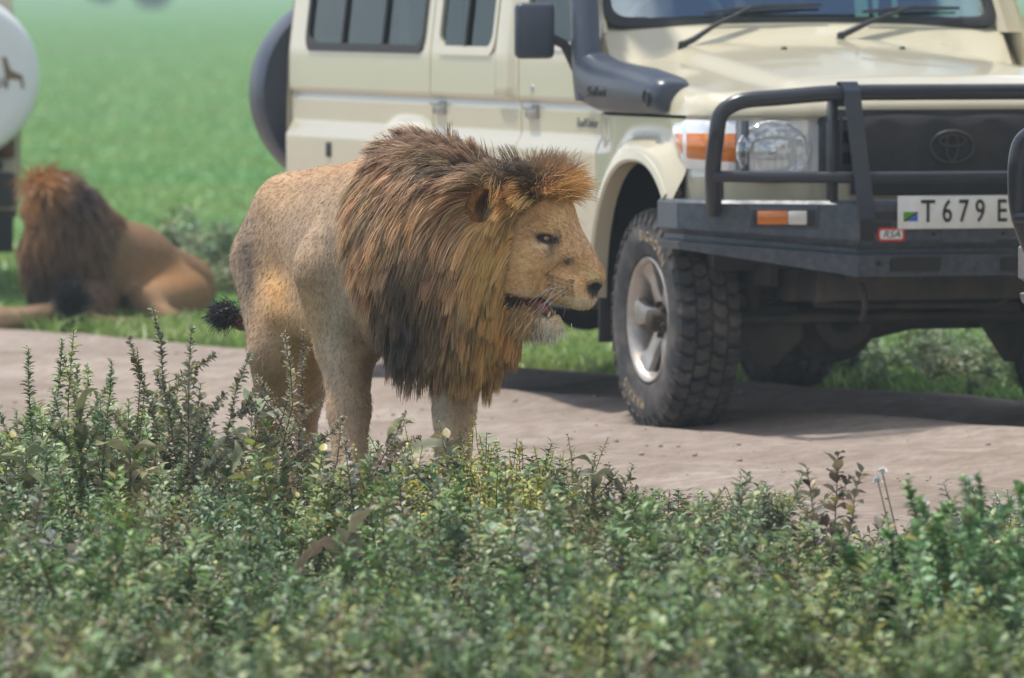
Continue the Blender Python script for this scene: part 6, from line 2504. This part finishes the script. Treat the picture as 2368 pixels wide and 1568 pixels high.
def plate(root, M):
    X = 0.945
    m_ = MB()
    m_.box((X, -0.020, 0.797), (0.006, 0.525, 0.116), 0.0025)
    p = m_.build('number_plate', M['plate'], root)
    def letters(s, size, y, z, wx, mat, nm, shear=0, dep=0.001, x=X + 0.0042):
        v, f = text_arrays(s, size, dep, 1.0, shear, 0.010)
        mm = MB()
        mm.add([(x + q.z, y + q.x * wx, z + q.y) for q in v], f)
        return mm.build(nm, M[mat], p, smooth=False)
    # the plate faces +x, so text runs towards +y as seen from the front
    letters('T', 0.112, -0.170, 0.797, 0.80, 'ink', 'character')
    for i, ch in enumerate('679'):
        letters(ch, 0.112, -0.098 + i * 0.062, 0.797, 0.72, 'ink', 'character')
    letters('E', 0.112, 0.108, 0.797, 0.75, 'ink', 'character')
    letters('A', 0.112, 0.172, 0.797, 0.75, 'ink', 'character')
    # small flag
    def flag(poly, mat, off):
        mm = MB()
        mm.add([(X + 0.0035 + off, -0.262 + a, 0.766 + b) for a, b in poly], [tuple(range(len(poly)))])
        mm.build('flag', M[mat], p, smooth=False)
    W_, H_ = 0.054, 0.033
    flag([(0, 0), (W_, H_), (0, H_)], 'green', 0.0)
    flag([(0, 0), (W_, 0), (W_, H_)], 'blue', 0.0)
    flag([(0, 0), (0.010, 0), (W_, H_ - 0.006), (W_, H_), (W_ - 0.010, H_), (0, 0.006)], 'yellow', 0.0006)
    flag([(0, 0), (0.007, 0), (W_, H_ - 0.004), (W_, H_), (W_ - 0.007, H_), (0, 0.004)], 'ink', 0.0012)
    # maker's sticker on the bumper
    XS = 0.932
    def rr(y0, y1, z0, z1, r, off, nm, mat, par):
        mm = MB()
        pts = rrect(y0, y1, z0, z1, r, 4)
        mm.ring_loft([[(XS + off - 0.002, y, z) for y, z in pts], [(XS + off, y, z) for y, z in pts]])
        return mm.build(nm, M[mat], par)
    st = rr(-0.352, -0.252, 0.696, 0.744, 0.012, 0.003, 'sticker', 'red', root)
    rr(-0.344, -0.260, 0.704, 0.736, 0.008, 0.0042, 'sticker_face', 'plate', st)
    v, f = text_arrays('RSA', 0.036, 0.0004, 1.0, 0.3)
    mm = MB()
    mm.add([(XS + 0.0048 + q.z, -0.302 + q.x * 1.05, 0.720 + q.y) for q in v], f)
    mm.build('lettering', M['ink'], st, smooth=False)


def giraffe_print(cover, M):
    """brown animal and lettering printed on the white cover"""
    X = -4.966
    m_ = MB()
    def pl(y, z):       # seen from behind: right is -y
        return (X, y, z)
    g = [(0.00, 0.00), (0.012, 0.07), (0.045, 0.085), (0.075, 0.10), (0.10, 0.17), (0.125, 0.165), (0.118, 0.155), (0.105, 0.08), (0.10, 0.0), (0.09, 0.0), (0.085, 0.05), (0.025, 0.045), (0.012, 0.0)]
    m_.add([pl(-0.500 - 0.33 + a * 0.9, 1.095 + b * 0.9) for a, b in g], [tuple(range(len(g)))])
    m_.build('giraffe_print', simple('brown_print', (0.20, 0.13, 0.07), 0.6, var=0.1), cover, smooth=False)
    v, f = text_arrays('SERENA', 0.085, 0.0003)
    m_ = MB()
    m_.add([(X - q.z, -0.50 - 0.10 - q.x, 1.115 + q.y) for q in v], f)
    m_.build('lettering', simple('grey_print', (0.25, 0.24, 0.22), 0.6, var=0.1), cover, smooth=False)


def build_vehicles():
    M = car_materials()
    a = math.radians(18.3)
    fdir = Vector((math.sin(a), -math.cos(a), 0))
    rz = math.atan2(fdir.y, fdir.x)
    car = build_car(M)
    car.location = (1.322, 32.24, 0.018)
    car.rotation_euler = (0, 0, rz)
    tag(car, 'beige safari vehicle with black bull bar and snorkel stopped on the dirt road', 'vehicle', 'safari vehicles')
    # second vehicle, seen from behind, white spare cover
    c2 = copy_tree(car, None)
    g2 = math.radians(99)
    c2.rotation_euler = (0, 0, g2)
    f2 = Vector((math.cos(g2), math.sin(g2), 0))
    l2 = Vector((-math.sin(g2), math.cos(g2), 0))
    # place so that the spare cover sits at its spot beside the resting lion
    tgt = P(-102, 190, 43.0)
    loc = Vector((tgt.x, 43.0, 0)) - f2 * (-4.95) - l2 * (-0.50)
    c2.location = (loc.x, loc.y, 0.004)
    tag(c2, 'beige safari vehicle seen from behind with a printed white spare wheel cover', 'vehicle', 'safari vehicles')
    cv = spare_wheel(c2, M, 'white')
    giraffe_print(cv, M)
    # third vehicle: only the end of its bull bar reaches into the picture
    c3 = copy_tree(car, None)
    g3 = math.radians(-90 - 11.5)
    f3 = Vector((math.cos(g3), math.sin(g3), 0))
    l3 = Vector((-math.sin(g3), math.cos(g3), 0))
    tgt = P(2352, 400, 26.4)
    loc = Vector((tgt.x, 26.4, 0)) - f3 * 0.80 - l3 * (-0.905)
    c3.location = (loc.x, loc.y, 0.006)
    c3.rotation_euler = (0, 0, g3)
    tag(c3, 'vehicle with dusty grey bumper whose bull bar end overlaps the number plate', 'vehicle', 'safari vehicles')
    for ch in list(c3.children):
        if ch.name.startswith('mirror_housing') and ch.data.vertices[0].co.y < 0:
            for k in list(ch.children):
                bpy.data.objects.remove(k)
            bpy.data.objects.remove(ch)
            continue
        if ch.name.startswith('bumper'):
            ch.data = ch.data.copy()
            ch.data.materials[0] = M['grey_bumper']
    spare_wheel(car, M, 'plastic')
    spare_wheel(c3, M, 'plastic')
    plate(car, M)
# ------------------------------------------------------------------ hazy air over the plain
def build_haze():
    m = bpy.data.materials.new('haze')
    m.use_nodes = True
    n = m.node_tree.nodes
    n.clear()
    out = n.new('ShaderNodeOutputMaterial')
    v = n.new('ShaderNodeVolumePrincipled')
    v.inputs['Color'].default_value = (0.66, 0.80, 0.90, 1)
    v.inputs['Density'].default_value = 0.0009
    v.inputs['Anisotropy'].default_value = 0.1
    m.node_tree.links.new(v.outputs[0], out.inputs['Volume'])
    b = MB()
    b.box((0, 2400, 1.4), (6300, 5900, 6.0))
    o = b.build('haze', m, None, smooth=False)
    tag(o, 'thin pale haze hanging over the plain', 'haze', kind='stuff')
# ------------------------------------------------------------------ the place
build_haze()
build_vehicles()
HAIR = build_lion()
build_resting_lion(HAIR)
far_grass()
build_weeds()
tall_sprigs()
broadleaf_plants()
white_flowers()
